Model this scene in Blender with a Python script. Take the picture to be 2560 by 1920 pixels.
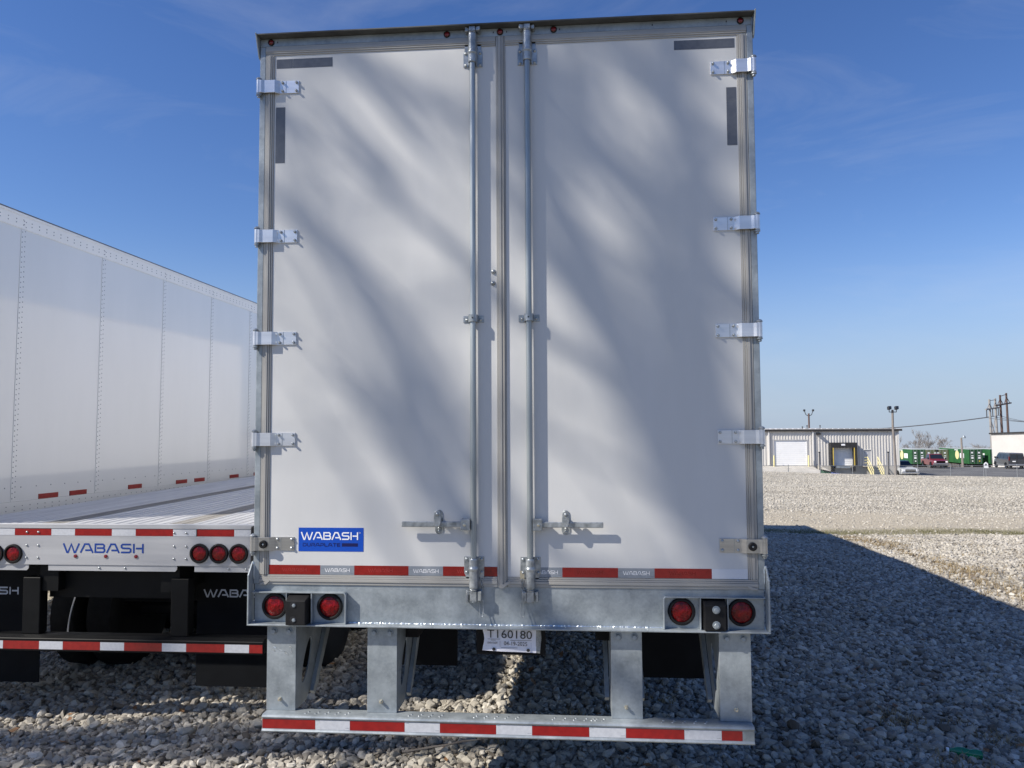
import bpy, bmesh, math, random
import numpy as np
from mathutils import Vector, Matrix, noise as mnoise

random.seed(7)
rng = np.random.default_rng(11)
for o in list(bpy.data.objects):
    bpy.data.objects.remove(o)
scene = bpy.context.scene
COL = scene.collection

# ------------------------------------------------------------------ camera
CAM = Vector((0.3785, -3.9559, 1.9729))
YAW, PITCH, ROLL, FPX = -0.08197, 0.0560, -0.005157, 1943.9
cy, sy, cp, sp = math.cos(YAW), math.sin(YAW), math.cos(PITCH), math.sin(PITCH)
FWD = Vector((sy * cp, cy * cp, sp)); R0 = Vector((cy, -sy, 0)); U0 = R0.cross(FWD)
RGT = math.cos(ROLL) * R0 + math.sin(ROLL) * U0
UPV = -math.sin(ROLL) * R0 + math.cos(ROLL) * U0
cam_d = bpy.data.cameras.new('camera'); cam = bpy.data.objects.new('camera', cam_d); COL.objects.link(cam)
cam.matrix_world = Matrix(((RGT.x, UPV.x, -FWD.x, CAM.x), (RGT.y, UPV.y, -FWD.y, CAM.y),
                           (RGT.z, UPV.z, -FWD.z, CAM.z), (0, 0, 0, 1)))
cam_d.sensor_width = 36.0; cam_d.lens = 36.0 * FPX / 2560.0
cam_d.clip_start = 0.05; cam_d.clip_end = 6000
scene.camera = cam

# ------------------------------------------------------------------ light
SUN = Vector((2.02, 1.0, -1.87)).normalized()          # direction the light travels
world = bpy.data.worlds.new('World'); scene.world = world; world.use_nodes = True
wt = world.node_tree; wt.nodes.clear()
out = wt.nodes.new('ShaderNodeOutputWorld'); bg = wt.nodes.new('ShaderNodeBackground')
sky = wt.nodes.new('ShaderNodeTexSky'); sky.sky_type = 'NISHITA'; sky.sun_disc = False
sky.sun_elevation = math.asin(-SUN.z); sky.sun_rotation = math.atan2(-SUN.x, -SUN.y)
sky.altitude = 200; sky.air_density = 1.0; sky.dust_density = 0.1; sky.ozone_density = 1.6
bg.inputs['Strength'].default_value = 0.070
# thin cirrus wisps: stretched noise over the sky directions
tc = wt.nodes.new('ShaderNodeTexCoord'); mp = wt.nodes.new('ShaderNodeMapping')
mp.inputs['Scale'].default_value = (1.6, 2.4, 7.0); mp.inputs['Rotation'].default_value = (0.35, 0.5, 0.3)
nz = wt.nodes.new('ShaderNodeTexNoise'); nz.inputs['Scale'].default_value = 1.7; nz.inputs['Detail'].default_value = 7
nz.inputs['Roughness'].default_value = 0.62; nz.inputs['Distortion'].default_value = 0.7
rp = wt.nodes.new('ShaderNodeValToRGB'); rp.color_ramp.elements[0].position = 0.50; rp.color_ramp.elements[1].position = 0.86
rp.color_ramp.elements[1].color = (0.17, 0.17, 0.17, 1)
mx = wt.nodes.new('ShaderNodeMix'); mx.data_type = 'RGBA'
mx.inputs[7].default_value = (7.2, 7.6, 8.4, 1)
wt.links.new(tc.outputs['Generated'], mp.inputs['Vector']); wt.links.new(mp.outputs[0], nz.inputs['Vector'])
wt.links.new(nz.outputs['Fac'], rp.inputs[0]); wt.links.new(rp.outputs[0], mx.inputs[0])
# the yard slopes, so the level horizon lies a little below the plane the trailers stand on
tcs = wt.nodes.new('ShaderNodeMapping'); tcs.inputs['Rotation'].default_value = (math.radians(2.2), 0, 0)
wt.links.new(tc.outputs['Generated'], tcs.inputs['Vector']); wt.links.new(tcs.outputs[0], sky.inputs['Vector'])
hs = wt.nodes.new('ShaderNodeHueSaturation'); hs.inputs['Hue'].default_value = 0.515; hs.inputs['Saturation'].default_value = 1.27; hs.inputs['Value'].default_value = 1.45
wt.links.new(sky.outputs[0], hs.inputs['Color'])
# pale blue ground haze all round the horizon
sxyz = wt.nodes.new('ShaderNodeSeparateXYZ'); wt.links.new(tcs.outputs[0], sxyz.inputs[0])
hz = wt.nodes.new('ShaderNodeMapRange'); hz.interpolation_type = 'SMOOTHERSTEP'; hz.inputs[1].default_value = -0.02; hz.inputs[2].default_value = 0.30; hz.inputs[3].default_value = 0.92; hz.inputs[4].default_value = 0.0
wt.links.new(sxyz.outputs[2], hz.inputs[0])
hm = wt.nodes.new('ShaderNodeMix'); hm.data_type = 'RGBA'; hm.inputs[7].default_value = (3.9, 4.75, 6.5, 1)
wt.links.new(hz.outputs[0], hm.inputs[0]); wt.links.new(hs.outputs[0], hm.inputs[6]); wt.links.new(hm.outputs[2], mx.inputs[6]); wt.links.new(mx.outputs[2], bg.inputs['Color'])
wt.links.new(bg.outputs[0], out.inputs['Surface'])
sl = bpy.data.lights.new('sun', 'SUN'); sl.energy = 5.0; sl.angle = math.radians(0.53); sl.color = (1.0, 0.94, 0.84)
sun = bpy.data.objects.new('sun', sl); COL.objects.link(sun)
sun.rotation_euler = SUN.to_track_quat('-Z', 'Y').to_euler(); sun.location = (-30, -20, 40)
vs = scene.view_settings; vs.view_transform = 'Standard'; vs.look = 'None'; vs.exposure = 0.47; vs.gamma = 1.0
vs.use_curve_mapping = False
cyc = scene.cycles; cyc.max_bounces = 7; cyc.diffuse_bounces = 3; cyc.glossy_bounces = 4; cyc.transmission_bounces = 6

# ------------------------------------------------------------------ materials
MATS = {}
def M(name, c1, c2=None, rough=0.5, metal=0.0, scale=4.0, detail=4.0, lo=0.35, hi=0.65, bump=0.0, bscale=None,
      rvar=0.0, kind='noise', stretch=None, coat=0.0, spec=None, trans=0.0):
    m = bpy.data.materials.new(name); m.use_nodes = True; nt = m.node_tree; b = nt.nodes['Principled BSDF']
    b.inputs['Base Color'].default_value = (*c1, 1); b.inputs['Roughness'].default_value = rough
    b.inputs['Metallic'].default_value = metal
    if coat: b.inputs['Coat Weight'].default_value = coat; b.inputs['Coat Roughness'].default_value = 0.05
    if spec is not None: b.inputs['Specular IOR Level'].default_value = spec
    if trans: b.inputs['Transmission Weight'].default_value = trans
    if c2 is not None or bump or rvar:
        t = nt.nodes.new('ShaderNodeTexCoord'); mpn = nt.nodes.new('ShaderNodeMapping')
        nt.links.new(t.outputs['Object'], mpn.inputs['Vector'])
        if stretch: mpn.inputs['Scale'].default_value = stretch
        n = nt.nodes.new('ShaderNodeTexNoise'); n.inputs['Scale'].default_value = scale; n.inputs['Detail'].default_value = detail
        n.inputs['Roughness'].default_value = 0.6
        nt.links.new(mpn.outputs[0], n.inputs['Vector']); src = n.outputs['Fac']
        if kind == 'spangle':
            v = nt.nodes.new('ShaderNodeTexVoronoi'); v.inputs['Scale'].default_value = scale * 9
            nt.links.new(mpn.outputs[0], v.inputs['Vector'])
            ma = nt.nodes.new('ShaderNodeMath'); ma.operation = 'MULTIPLY_ADD'; ma.inputs[1].default_value = 0.09
            sep = nt.nodes.new('ShaderNodeSeparateColor'); nt.links.new(v.outputs['Color'], sep.inputs[0])
            nt.links.new(sep.outputs[0], ma.inputs[0])
            sub = nt.nodes.new('ShaderNodeMath'); sub.operation = 'SUBTRACT'; sub.inputs[1].default_value = 0.045
            nt.links.new(n.outputs['Fac'], sub.inputs[0]); nt.links.new(sub.outputs[0], ma.inputs[2]); src = ma.outputs[0]
        if c2 is not None:
            r = nt.nodes.new('ShaderNodeValToRGB'); r.color_ramp.elements[0].position = lo; r.color_ramp.elements[1].position = hi
            r.color_ramp.elements[0].color = (*c1, 1); r.color_ramp.elements[1].color = (*c2, 1)
            nt.links.new(src, r.inputs[0]); nt.links.new(r.outputs[0], b.inputs['Base Color'])
        if rvar:
            mr = nt.nodes.new('ShaderNodeMapRange'); mr.inputs['To Min'].default_value = rough - rvar; mr.inputs['To Max'].default_value = rough + rvar
            nt.links.new(src, mr.inputs[0]); nt.links.new(mr.outputs[0], b.inputs['Roughness'])
        if bump:
            n2 = nt.nodes.new('ShaderNodeTexNoise'); n2.inputs['Scale'].default_value = bscale or scale * 3; n2.inputs['Detail'].default_value = 4
            nt.links.new(mpn.outputs[0], n2.inputs['Vector'])
            bp = nt.nodes.new('ShaderNodeBump'); bp.inputs['Strength'].default_value = bump; bp.inputs['Distance'].default_value = 0.01
            nt.links.new(n2.outputs['Fac'], bp.inputs['Height']); nt.links.new(bp.outputs[0], b.inputs['Normal'])
            if coat: nt.links.new(bp.outputs[0], b.inputs['Coat Normal'])
    MATS[name] = m
    return m

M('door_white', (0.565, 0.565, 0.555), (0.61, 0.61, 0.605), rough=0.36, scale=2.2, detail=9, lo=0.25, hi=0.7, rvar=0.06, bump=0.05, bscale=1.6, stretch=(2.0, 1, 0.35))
M('van_white', (0.63, 0.645, 0.655), (0.69, 0.70, 0.71), rough=0.30, scale=0.9, detail=8, bump=0.03, bscale=1.3, rvar=0.04, stretch=(1, 1, 0.25), coat=1.0)
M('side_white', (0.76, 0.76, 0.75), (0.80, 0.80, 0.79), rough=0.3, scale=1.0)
M('galv', (0.22, 0.25, 0.27), (0.40, 0.44, 0.465), rough=0.44, metal=0.4, scale=9, detail=10, lo=0.3, hi=0.72, kind='spangle', rvar=0.12, bump=0.03, bscale=60)
M('galv_dark', (0.20, 0.23, 0.255), (0.34, 0.38, 0.41), rough=0.5, metal=0.4, scale=7, detail=6, kind='spangle', bump=0.04, bscale=60)
M('visor_dark', (0.055, 0.056, 0.055), (0.095, 0.097, 0.095), rough=0.6, metal=0.2, scale=6, detail=6)
M('galv_rod', (0.25, 0.28, 0.295), (0.42, 0.455, 0.465), rough=0.34, metal=0.5, scale=10, detail=6, stretch=(1, 1, 0.12), rvar=0.1)
M('zinc', (0.22, 0.24, 0.25), (0.44, 0.465, 0.48), rough=0.34, metal=0.5, scale=25, detail=4, bump=0.14, bscale=90, rvar=0.12)
M('zinc_yellow', (0.62, 0.56, 0.42), (0.72, 0.68, 0.56), rough=0.32, metal=0.85, scale=40)
M('alu', (0.66, 0.67, 0.70), (0.76, 0.77, 0.80), rough=0.36, metal=0.7, scale=3, detail=5, stretch=(1, 1, 12), bump=0.02, bscale=30)
M('stainless', (0.44, 0.43, 0.41), (0.54, 0.53, 0.51), rough=0.33, metal=0.85, scale=6, stretch=(0.4, 1, 10))
M('trim', (0.33, 0.32, 0.30), (0.40, 0.39, 0.365), rough=0.42, metal=0.1, scale=3, detail=5)
M('weld', (0.5, 0.55, 0.58), (0.75, 0.79, 0.82), rough=0.3, metal=0.8, scale=40, bump=0.5, bscale=70)
M('rubber', (0.007, 0.007, 0.008), (0.013, 0.013, 0.014), rough=0.6, scale=12, bump=0.05, spec=0.25)
M('black_paint', (0.0022, 0.0026, 0.0034), (0.0045, 0.005, 0.006), rough=0.5, scale=5, spec=0.18)
M('flap_black', (0.003, 0.0036, 0.005), (0.005, 0.006, 0.008), rough=0.7, scale=6, spec=0.15)
M('underbody', (0.008, 0.008, 0.009), (0.016, 0.016, 0.017), rough=0.8, scale=5, spec=0.2)
M('tape_red', (0.22, 0.008, 0.008), (0.28, 0.011, 0.010), rough=0.28, scale=30, detail=2)
M('tape_red_dark', (0.20, 0.010, 0.008), (0.25, 0.012, 0.010), rough=0.26, scale=30, detail=2)
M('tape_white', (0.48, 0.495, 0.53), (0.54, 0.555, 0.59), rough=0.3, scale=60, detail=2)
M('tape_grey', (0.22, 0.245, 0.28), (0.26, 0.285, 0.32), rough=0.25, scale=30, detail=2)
M('tape_silver', (0.085, 0.092, 0.11), (0.11, 0.117, 0.135), rough=0.25, scale=20, detail=2)
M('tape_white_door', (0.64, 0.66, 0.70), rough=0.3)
M('print_white', (0.86, 0.86, 0.87), rough=0.45)
M('print_pale', (0.74, 0.76, 0.79), rough=0.4)
M('print_faint', (0.36, 0.035, 0.03), rough=0.35)
M('print_blue', (0.002, 0.04, 0.25), rough=0.4)
M('print_navy', (0.002, 0.004, 0.075), rough=0.4)
M('decal_blue', (0.002, 0.062, 0.42), (0.002, 0.068, 0.45), rough=0.35, scale=3)
M('print_black', (0.012, 0.012, 0.015), rough=0.5)
M('print_grey', (0.12, 0.12, 0.15), rough=0.5)
M('flap_letter', (0.42, 0.46, 0.54), rough=0.5)
M('paper', (0.70, 0.70, 0.76), (0.76, 0.76, 0.82), rough=0.6, scale=8)
M('plastic_film', (0.16, 0.165, 0.16), (0.34, 0.35, 0.34), rough=0.25, scale=30, detail=5, bump=0.6, bscale=25)
M('lens', (0.08, 0.0015, 0.002), (0.24, 0.004, 0.006), rough=0.18, scale=38, detail=3, bump=0.6, bscale=55, spec=0.35)
M('lens_dark', (0.10, 0.003, 0.006), (0.2, 0.006, 0.01), rough=0.15, scale=60, bump=0.3, bscale=90, coat=0.5)
M('deck_alu', (0.42, 0.42, 0.425), (0.54, 0.54, 0.54), rough=0.48, metal=0.15, scale=2.2, detail=6, stretch=(5, 0.5, 1), rvar=0.1)
M('deck_wood', (0.17, 0.16, 0.145), (0.28, 0.265, 0.24), rough=0.85, scale=5, detail=7, stretch=(8, 0.5, 1), bump=0.25)
M('flat_alu', (0.40, 0.405, 0.425), (0.47, 0.475, 0.49), rough=0.36, metal=0.2, scale=2.0, detail=5, stretch=(0.4, 1, 8), rvar=0.06)
M('roof_dark', (0.10, 0.105, 0.11), (0.15, 0.155, 0.16), rough=0.5, scale=4)
M('wall_metal', (0.56, 0.54, 0.51), (0.64, 0.62, 0.59), rough=0.5, scale=1.0, detail=6, stretch=(1, 1, 0.15))
M('wall_trim', (0.66, 0.645, 0.62), rough=0.5)
M('fascia', (0.022, 0.02, 0.02), (0.035, 0.032, 0.03), rough=0.5, scale=2)
M('door_panel', (0.80, 0.80, 0.80), (0.84, 0.84, 0.84), rough=0.45, scale=2)
M('man_door', (0.42, 0.42, 0.43), (0.46, 0.46, 0.47), rough=0.5, scale=3)
M('concrete', (0.38, 0.36, 0.32), (0.50, 0.475, 0.43), rough=0.9, scale=1.2, detail=8, bump=0.1, bscale=8)
M('asphalt', (0.07, 0.07, 0.072), (0.14, 0.138, 0.135), rough=0.92, scale=0.35, detail=9, bump=0.15, bscale=15)
M('yellow', (0.62, 0.44, 0.06), (0.70, 0.52, 0.10), rough=0.5, scale=6)
M('yellow_pale', (0.66, 0.58, 0.28), (0.72, 0.65, 0.36), rough=0.55, scale=6)
M('dock_black', (0.014, 0.014, 0.016), (0.03, 0.03, 0.032), rough=0.8, scale=4)
M('pole_wood', (0.15, 0.13, 0.115), (0.27, 0.245, 0.225), rough=0.9, scale=6, detail=6, stretch=(4, 4, 0.25))
M('pole_brown', (0.07, 0.045, 0.04), (0.12, 0.08, 0.07), rough=0.9, scale=6, stretch=(4, 4, 0.25))
M('pole_grey', (0.22, 0.21, 0.20), (0.33, 0.315, 0.30), rough=0.9, scale=6, stretch=(4, 4, 0.25))
M('lamp_black', (0.02, 0.02, 0.022), rough=0.5)
M('glass_dark', (0.012, 0.015, 0.02), rough=0.06, spec=0.8)
M('fence_steel', (0.25, 0.26, 0.27), (0.34, 0.35, 0.36), rough=0.5, metal=0.6, scale=8)
M('wire_black', (0.06, 0.06, 0.065), rough=0.6)
M('cont_green', (0.022, 0.10, 0.035), (0.035, 0.14, 0.05), rough=0.5, scale=1.5, detail=6)
M('cont_green_dark', (0.012, 0.055, 0.022), (0.02, 0.075, 0.03), rough=0.5, scale=2)
M('cont_olive', (0.10, 0.125, 0.06), (0.17, 0.17, 0.10), rough=0.7, scale=1.2, detail=6)
M('cont_roof', (0.45, 0.47, 0.46), rough=0.6)
M('brown_box', (0.10, 0.03, 0.025), rough=0.6)
M('white_wall', (0.52, 0.50, 0.475), (0.57, 0.55, 0.52), rough=0.7, scale=0.8)
M('car_red', (0.15, 0.010, 0.014), (0.18, 0.013, 0.017), rough=0.25, scale=2, coat=0.5)
M('car_silver', (0.36, 0.375, 0.39), (0.41, 0.425, 0.44), rough=0.45, scale=2)
M('car_black', (0.035, 0.037, 0.042), (0.05, 0.052, 0.058), rough=0.25, scale=2, coat=0.6)
M('chrome', (0.66, 0.67, 0.68), rough=0.15, metal=0.9)
M('bark', (0.11, 0.095, 0.085), (0.19, 0.17, 0.155), rough=0.9, scale=3, detail=6)
M('twig', (0.20, 0.18, 0.165), (0.28, 0.255, 0.235), rough=0.9, scale=3)
M('bin_green', (0.012, 0.06, 0.03), rough=0.5)
M('tarp_blue', (0.02, 0.06, 0.30), rough=0.5)
M('bottle_green', (0.01, 0.30, 0.14), rough=0.12, spec=0.7, trans=0.5)
M('dry_grass', (0.22, 0.16, 0.085), (0.34, 0.27, 0.16), rough=0.9, scale=6)
M('dark_ground', (0.055, 0.05, 0.026), (0.12, 0.105, 0.06), rough=0.95, scale=0.8, detail=9, bump=0.3, bscale=12)  # dark tone for the added ground, keeps bounced light low
M('moss_grass', (0.10, 0.10, 0.04), (0.18, 0.17, 0.08), rough=0.9, scale=6)
M('leaf_brown', (0.16, 0.07, 0.03), (0.30, 0.17, 0.08), rough=0.8, scale=9)

# gravel yard: pale crushed limestone with a tan wheel track, stones told apart by cells
def gravel_sheet():
    m = bpy.data.materials.new('gravel_sheet'); m.use_nodes = True; nt = m.node_tree; b = nt.nodes['Principled BSDF']
    L = nt.links.new; N = nt.nodes.new
    g = N('ShaderNodeNewGeometry'); sx = N('ShaderNodeSeparateXYZ'); L(g.outputs['Position'], sx.inputs[0])
    v = N('ShaderNodeTexVoronoi'); v.inputs['Scale'].default_value = 17; L(g.outputs['Position'], v.inputs['Vector'])
    sc = N('ShaderNodeSeparateColor'); L(v.outputs['Color'], sc.inputs[0])
    r = N('ShaderNodeValToRGB'); e = r.color_ramp.elements
    e[0].position = 0.0; e[0].color = (0.24, 0.22, 0.185, 1); e[1].position = 1.0; e[1].color = (0.58, 0.545, 0.47, 1)
    k = e.new(0.5); k.color = (0.45, 0.42, 0.355, 1)
    L(sc.outputs[0], r.inputs[0])
    # broad patches
    n1 = N('ShaderNodeTexNoise'); n1.inputs['Scale'].default_value = 0.55; n1.inputs['Detail'].default_value = 9; n1.inputs['Roughness'].default_value = 0.65
    ms = N('ShaderNodeMapping'); ms.inputs['Scale'].default_value = (0.16, 1.0, 1.0); L(g.outputs['Position'], ms.inputs['Vector']); L(ms.outputs[0], n1.inputs['Vector'])
    r1 = N('ShaderNodeValToRGB'); r1.color_ramp.elements[0].position = 0.36; r1.color_ramp.elements[1].position = 0.62
    r1.color_ramp.elements[0].color = (0.60, 0.57, 0.52, 1); r1.color_ramp.elements[1].color = (1.04, 1.03, 1.0, 1)
    L(n1.outputs['Fac'], r1.inputs[0])
    mu = N('ShaderNodeMix'); mu.data_type = 'RGBA'; mu.blend_type = 'MULTIPLY'; mu.inputs[0].default_value = 1
    L(r.outputs[0], mu.inputs[6]); L(r1.outputs[0], mu.inputs[7])
    # tan fine-dirt track across the yard (a band in y, edges broken by noise)
    n2 = N('ShaderNodeTexNoise'); n2.inputs['Scale'].default_value = 0.9; n2.inputs['Detail'].default_value = 8; L(ms.outputs[0], n2.inputs['Vector'])
    def band(c, w, soft, amp):
        a = N('ShaderNodeMath'); a.operation = 'SUBTRACT'; a.inputs[1].default_value = c; L(sx.outputs[1], a.inputs[0])
        ab = N('ShaderNodeMath'); ab.operation = 'ABSOLUTE'; L(a.outputs[0], ab.inputs[0])
        ad = N('ShaderNodeMath'); ad.operation = 'MULTIPLY_ADD'; ad.inputs[1].default_value = amp; L(n2.outputs['Fac'], ad.inputs[0]); L(ab.outputs[0], ad.inputs[2])
        mr = N('ShaderNodeMapRange'); mr.inputs[1].default_value = w + amp * 0.5; mr.inputs[2].default_value = w + soft + amp * 0.5
        mr.inputs[3].default_value = 1; mr.inputs[4].default_value = 0; L(ad.outputs[0], mr.inputs[0]); return mr.outputs[0]
    m1 = N('ShaderNodeMix'); m1.data_type = 'RGBA'; m1.inputs[7].default_value = (0.40, 0.35, 0.265, 1)
    L(band(18.6, 1.5, 2.2, 2.5), m1.inputs[0]); L(mu.outputs[2], m1.inputs[6])
    m2 = N('ShaderNodeMix'); m2.data_type = 'RGBA'; m2.inputs[7].default_value = (0.19, 0.165, 0.085, 1)
    bb = band(15.6, 0.15, 0.8, 1.6); hb = N('ShaderNodeMath'); hb.operation = 'MULTIPLY'; hb.inputs[1].default_value = 0.75; L(bb, hb.inputs[0])
    L(hb.outputs[0], m2.inputs[0]); L(m1.outputs[2], m2.inputs[6])
    # strip of brown earth and dead grass beside the trailer
    xa = N('ShaderNodeMath'); xa.operation = 'SUBTRACT'; xa.inputs[1].default_value = 6.75; L(sx.outputs[0], xa.inputs[0])
    xb = N('ShaderNodeMath'); xb.operation = 'ABSOLUTE'; L(xa.outputs[0], xb.inputs[0])
    n4 = N('ShaderNodeTexNoise'); n4.inputs['Scale'].default_value = 1.1; n4.inputs['Detail'].default_value = 6; L(g.outputs['Position'], n4.inputs['Vector'])
    xc = N('ShaderNodeMath'); xc.operation = 'MULTIPLY_ADD'; xc.inputs[1].default_value = 1.6; L(n4.outputs['Fac'], xc.inputs[0]); L(xb.outputs[0], xc.inputs[2])
    xm = N('ShaderNodeMapRange'); xm.inputs[1].default_value = 0.75; xm.inputs[2].default_value = 1.15; xm.inputs[3].default_value = 0.9; xm.inputs[4].default_value = 0; L(xc.outputs[0], xm.inputs[0])
    ym = N('ShaderNodeMapRange'); ym.inputs[1].default_value = 14.0; ym.inputs[2].default_value = 15.5; ym.inputs[3].default_value = 1; ym.inputs[4].default_value = 0; L(sx.outputs[1], ym.inputs[0])
    xy = N('ShaderNodeMath'); xy.operation = 'MULTIPLY'; L(xm.outputs[0], xy.inputs[0]); L(ym.outputs[0], xy.inputs[1])
    m3 = N('ShaderNodeMix'); m3.data_type = 'RGBA'; m3.inputs[7].default_value = (0.20, 0.145, 0.085, 1); L(xy.outputs[0], m3.inputs[0]); L(m2.outputs[2], m3.inputs[6]); m2 = m3
    L(m2.outputs[2], b.inputs['Base Color']); b.inputs['Roughness'].default_value = 0.95
    bp = N('ShaderNodeBump'); bp.inputs['Strength'].default_value = 0.9; bp.inputs['Distance'].default_value = 0.03; bp.invert = True
    L(v.outputs['Distance'], bp.inputs['Height']); L(bp.outputs[0], b.inputs['Normal'])
    MATS['gravel_sheet'] = m
gravel_sheet()
def stone_mat():
    m = bpy.data.materials.new('stone'); m.use_nodes = True; nt = m.node_tree; b = nt.nodes['Principled BSDF']
    L = nt.links.new; N = nt.nodes.new
    a = N('ShaderNodeAttribute'); a.attribute_type = 'INSTANCER'; a.attribute_name = 'tint'
    r = N('ShaderNodeValToRGB'); e = r.color_ramp.elements
    e[0].position = 0.0; e[0].color = (0.11, 0.092, 0.072, 1); e[1].position = 1.0; e[1].color = (0.55, 0.515, 0.455, 1)
    for p_, c_ in ((0.15, (0.20, 0.18, 0.155, 1)), (0.4, (0.30, 0.275, 0.235, 1)), (0.7, (0.40, 0.37, 0.315, 1))):
        k = e.new(p_); k.color = c_
    L(a.outputs['Fac'], r.inputs[0])
    t = N('ShaderNodeTexCoord'); n = N('ShaderNodeTexNoise'); n.inputs['Scale'].default_value = 2.2; n.inputs['Detail'].default_value = 6
    L(t.outputs['Object'], n.inputs['Vector'])
    mr = N('ShaderNodeMapRange'); mr.inputs[3].default_value = 0.75; mr.inputs[4].default_value = 1.2; L(n.outputs['Fac'], mr.inputs[0])
    mu = N('ShaderNodeMix'); mu.data_type = 'RGBA'; mu.blend_type = 'MULTIPLY'; mu.inputs[0].default_value = 1
    L(r.outputs[0], mu.inputs[6]); L(mr.outputs[0], mu.inputs[7]); L(mu.outputs[2], b.inputs['Base Color'])
    b.inputs['Roughness'].default_value = 0.9
    bp = N('ShaderNodeBump'); bp.inputs['Strength'].default_value = 0.35; bp.inputs['Distance'].default_value = 0.01
    n3 = N('ShaderNodeTexNoise'); n3.inputs['Scale'].default_value = 9; L(t.outputs['Object'], n3.inputs['Vector'])
    L(n3.outputs['Fac'], bp.inputs['Height']); L(bp.outputs[0], b.inputs['Normal'])
    MATS['stone'] = m
stone_mat()

# ------------------------------------------------------------------ helpers
def wmat(o):
    return (wmat(o.parent) @ o.matrix_parent_inverse @ o.matrix_basis) if o.parent else o.matrix_basis.copy()
def link(o, parent=None):
    COL.objects.link(o)
    if parent is not None:
        o.parent = parent; o.matrix_parent_inverse = wmat(parent).inverted()
    return o
def tag(o, label=None, cat=None, group=None, kind=None):
    if label: o['label'] = label
    if cat: o['category'] = cat
    if group: o['group'] = group
    if kind: o['kind'] = kind
    return o
def empty(name, loc, label, cat, group=None):
    o = bpy.data.objects.new(name, None); o.location = loc; o.empty_display_size = 0.2; link(o)
    return tag(o, label, cat, group)

class MB:
    def __init__(s, xf=None): s.v = []; s.f = []; s.xf = xf
    def add(s, vs_, fs):
        n = len(s.v); s.v += [tuple(p) for p in vs_]; s.f += [tuple(i + n for i in f) for f in fs]; return s
    def box(s, x0, x1, y0, y1, z0, z1):
        return s.add([(x0, y0, z0), (x1, y0, z0), (x1, y1, z0), (x0, y1, z0), (x0, y0, z1), (x1, y0, z1), (x1, y1, z1), (x0, y1, z1)],
                     [(0, 3, 2, 1), (4, 5, 6, 7), (0, 1, 5, 4), (1, 2, 6, 5), (2, 3, 7, 6), (3, 0, 4, 7)])
    def prism(s, pts, axis, a, b):
        n = len(pts)
        def P(p, c):
            return (c, p[0], p[1]) if axis == 'x' else (p[0], c, p[1]) if axis == 'y' else (p[0], p[1], c)
        vs_ = [P(p, a) for p in pts] + [P(p, b) for p in pts]
        fs = [tuple(range(n)), tuple(range(2 * n - 1, n - 1, -1))] + [(i, i + n, (i + 1) % n + n, (i + 1) % n) for i in range(n)]
        return s.add(vs_, fs)
    def lathe(s, o, ax, prof, n=16, cap=True):
        o = Vector(o); ax = Vector(ax).normalized(); t = Vector((0, 0, 1)) if abs(ax.z) < 0.9 else Vector((1, 0, 0))
        u = ax.cross(t).normalized(); w = ax.cross(u); vs_ = []; fs = []
        for r, h in prof:
            for i in range(n):
                a = 2 * math.pi * i / n; vs_.append(o + ax * h + (u * math.cos(a) + w * math.sin(a)) * r)
        for k in range(len(prof) - 1):
            for i in range(n):
                j = (i + 1) % n; fs.append((k * n + i, k * n + j, (k + 1) * n + j, (k + 1) * n + i))
        if cap:
            fs.append(tuple(range(n - 1, -1, -1))); fs.append(tuple((len(prof) - 1) * n + i for i in range(n)))
        return s.add(vs_, fs)
    def cyl(s, a, b, r, n=12, r2=None):
        a = Vector(a); b = Vector(b); return s.lathe(a, b - a, [(r, 0), (r if r2 is None else r2, (b - a).length)], n)
    def tube(s, pts, r, n=6, closed=False):
        pts = [Vector(p) for p in pts]; m = len(pts); rr = r if hasattr(r, '__len__') else [r] * m; vs_ = []; fs = []
        pu = None
        for i, p in enumerate(pts):
            d = (pts[(i + 1) % m] - pts[i - 1]) if closed else (pts[min(i + 1, m - 1)] - pts[max(i - 1, 0)])
            d.normalize()
            if pu is None:
                t = Vector((0, 0, 1)) if abs(d.z) < 0.9 else Vector((1, 0, 0)); u = d.cross(t).normalized()
            else:
                u = (pu - d * pu.dot(d)).normalized()
            pu = u; w = d.cross(u)
            for k in range(n):
                a = 2 * math.pi * k / n; vs_.append(p + (u * math.cos(a) + w * math.sin(a)) * rr[i])
        for i in range(m if closed else m - 1):
            for k in range(n):
                j = (k + 1) % n; i2 = (i + 1) % m; fs.append((i * n + k, i * n + j, i2 * n + j, i2 * n + k))
        if not closed:
            fs.append(tuple(range(n - 1, -1, -1))); fs.append(tuple((m - 1) * n + k for k in range(n)))
        return s.add(vs_, fs)
    def mesh(s, name, mat, smooth=False, bevel=0.0, seg=1, recalc=True):
        me = bpy.data.meshes.new(name)
        vs_ = s.v if s.xf is None else [tuple(s.xf @ Vector(p)) for p in s.v]
        me.from_pydata(vs_, [], s.f)
        if recalc or bevel:
            bm = bmesh.new(); bm.from_mesh(me)
            bmesh.ops.recalc_face_normals(bm, faces=bm.faces)
            if bevel:
                ed = [e for e in bm.edges if len(e.link_faces) == 2 and e.calc_face_angle(0) > 0.5]
                bmesh.ops.bevel(bm, geom=ed, offset=bevel, segments=seg, profile=0.5, affect='EDGES', clamp_overlap=True)
            bm.to_mesh(me); bm.free()
        me.materials.append(MATS[mat])
        if smooth:
            me.polygons.foreach_set('use_smooth', [True] * len(me.polygons)); me.set_sharp_from_angle(angle=math.radians(38))
        return me
    def build(s, name, mat, parent=None, **k):
        return link(bpy.data.objects.new(name, s.mesh(name, mat, **k)), parent)
def inst(name, me, loc, parent, rot=None):
    o = bpy.data.objects.new(name, me); o.location = loc
    if rot: o.rotation_euler = rot
    return link(o, parent)
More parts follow.
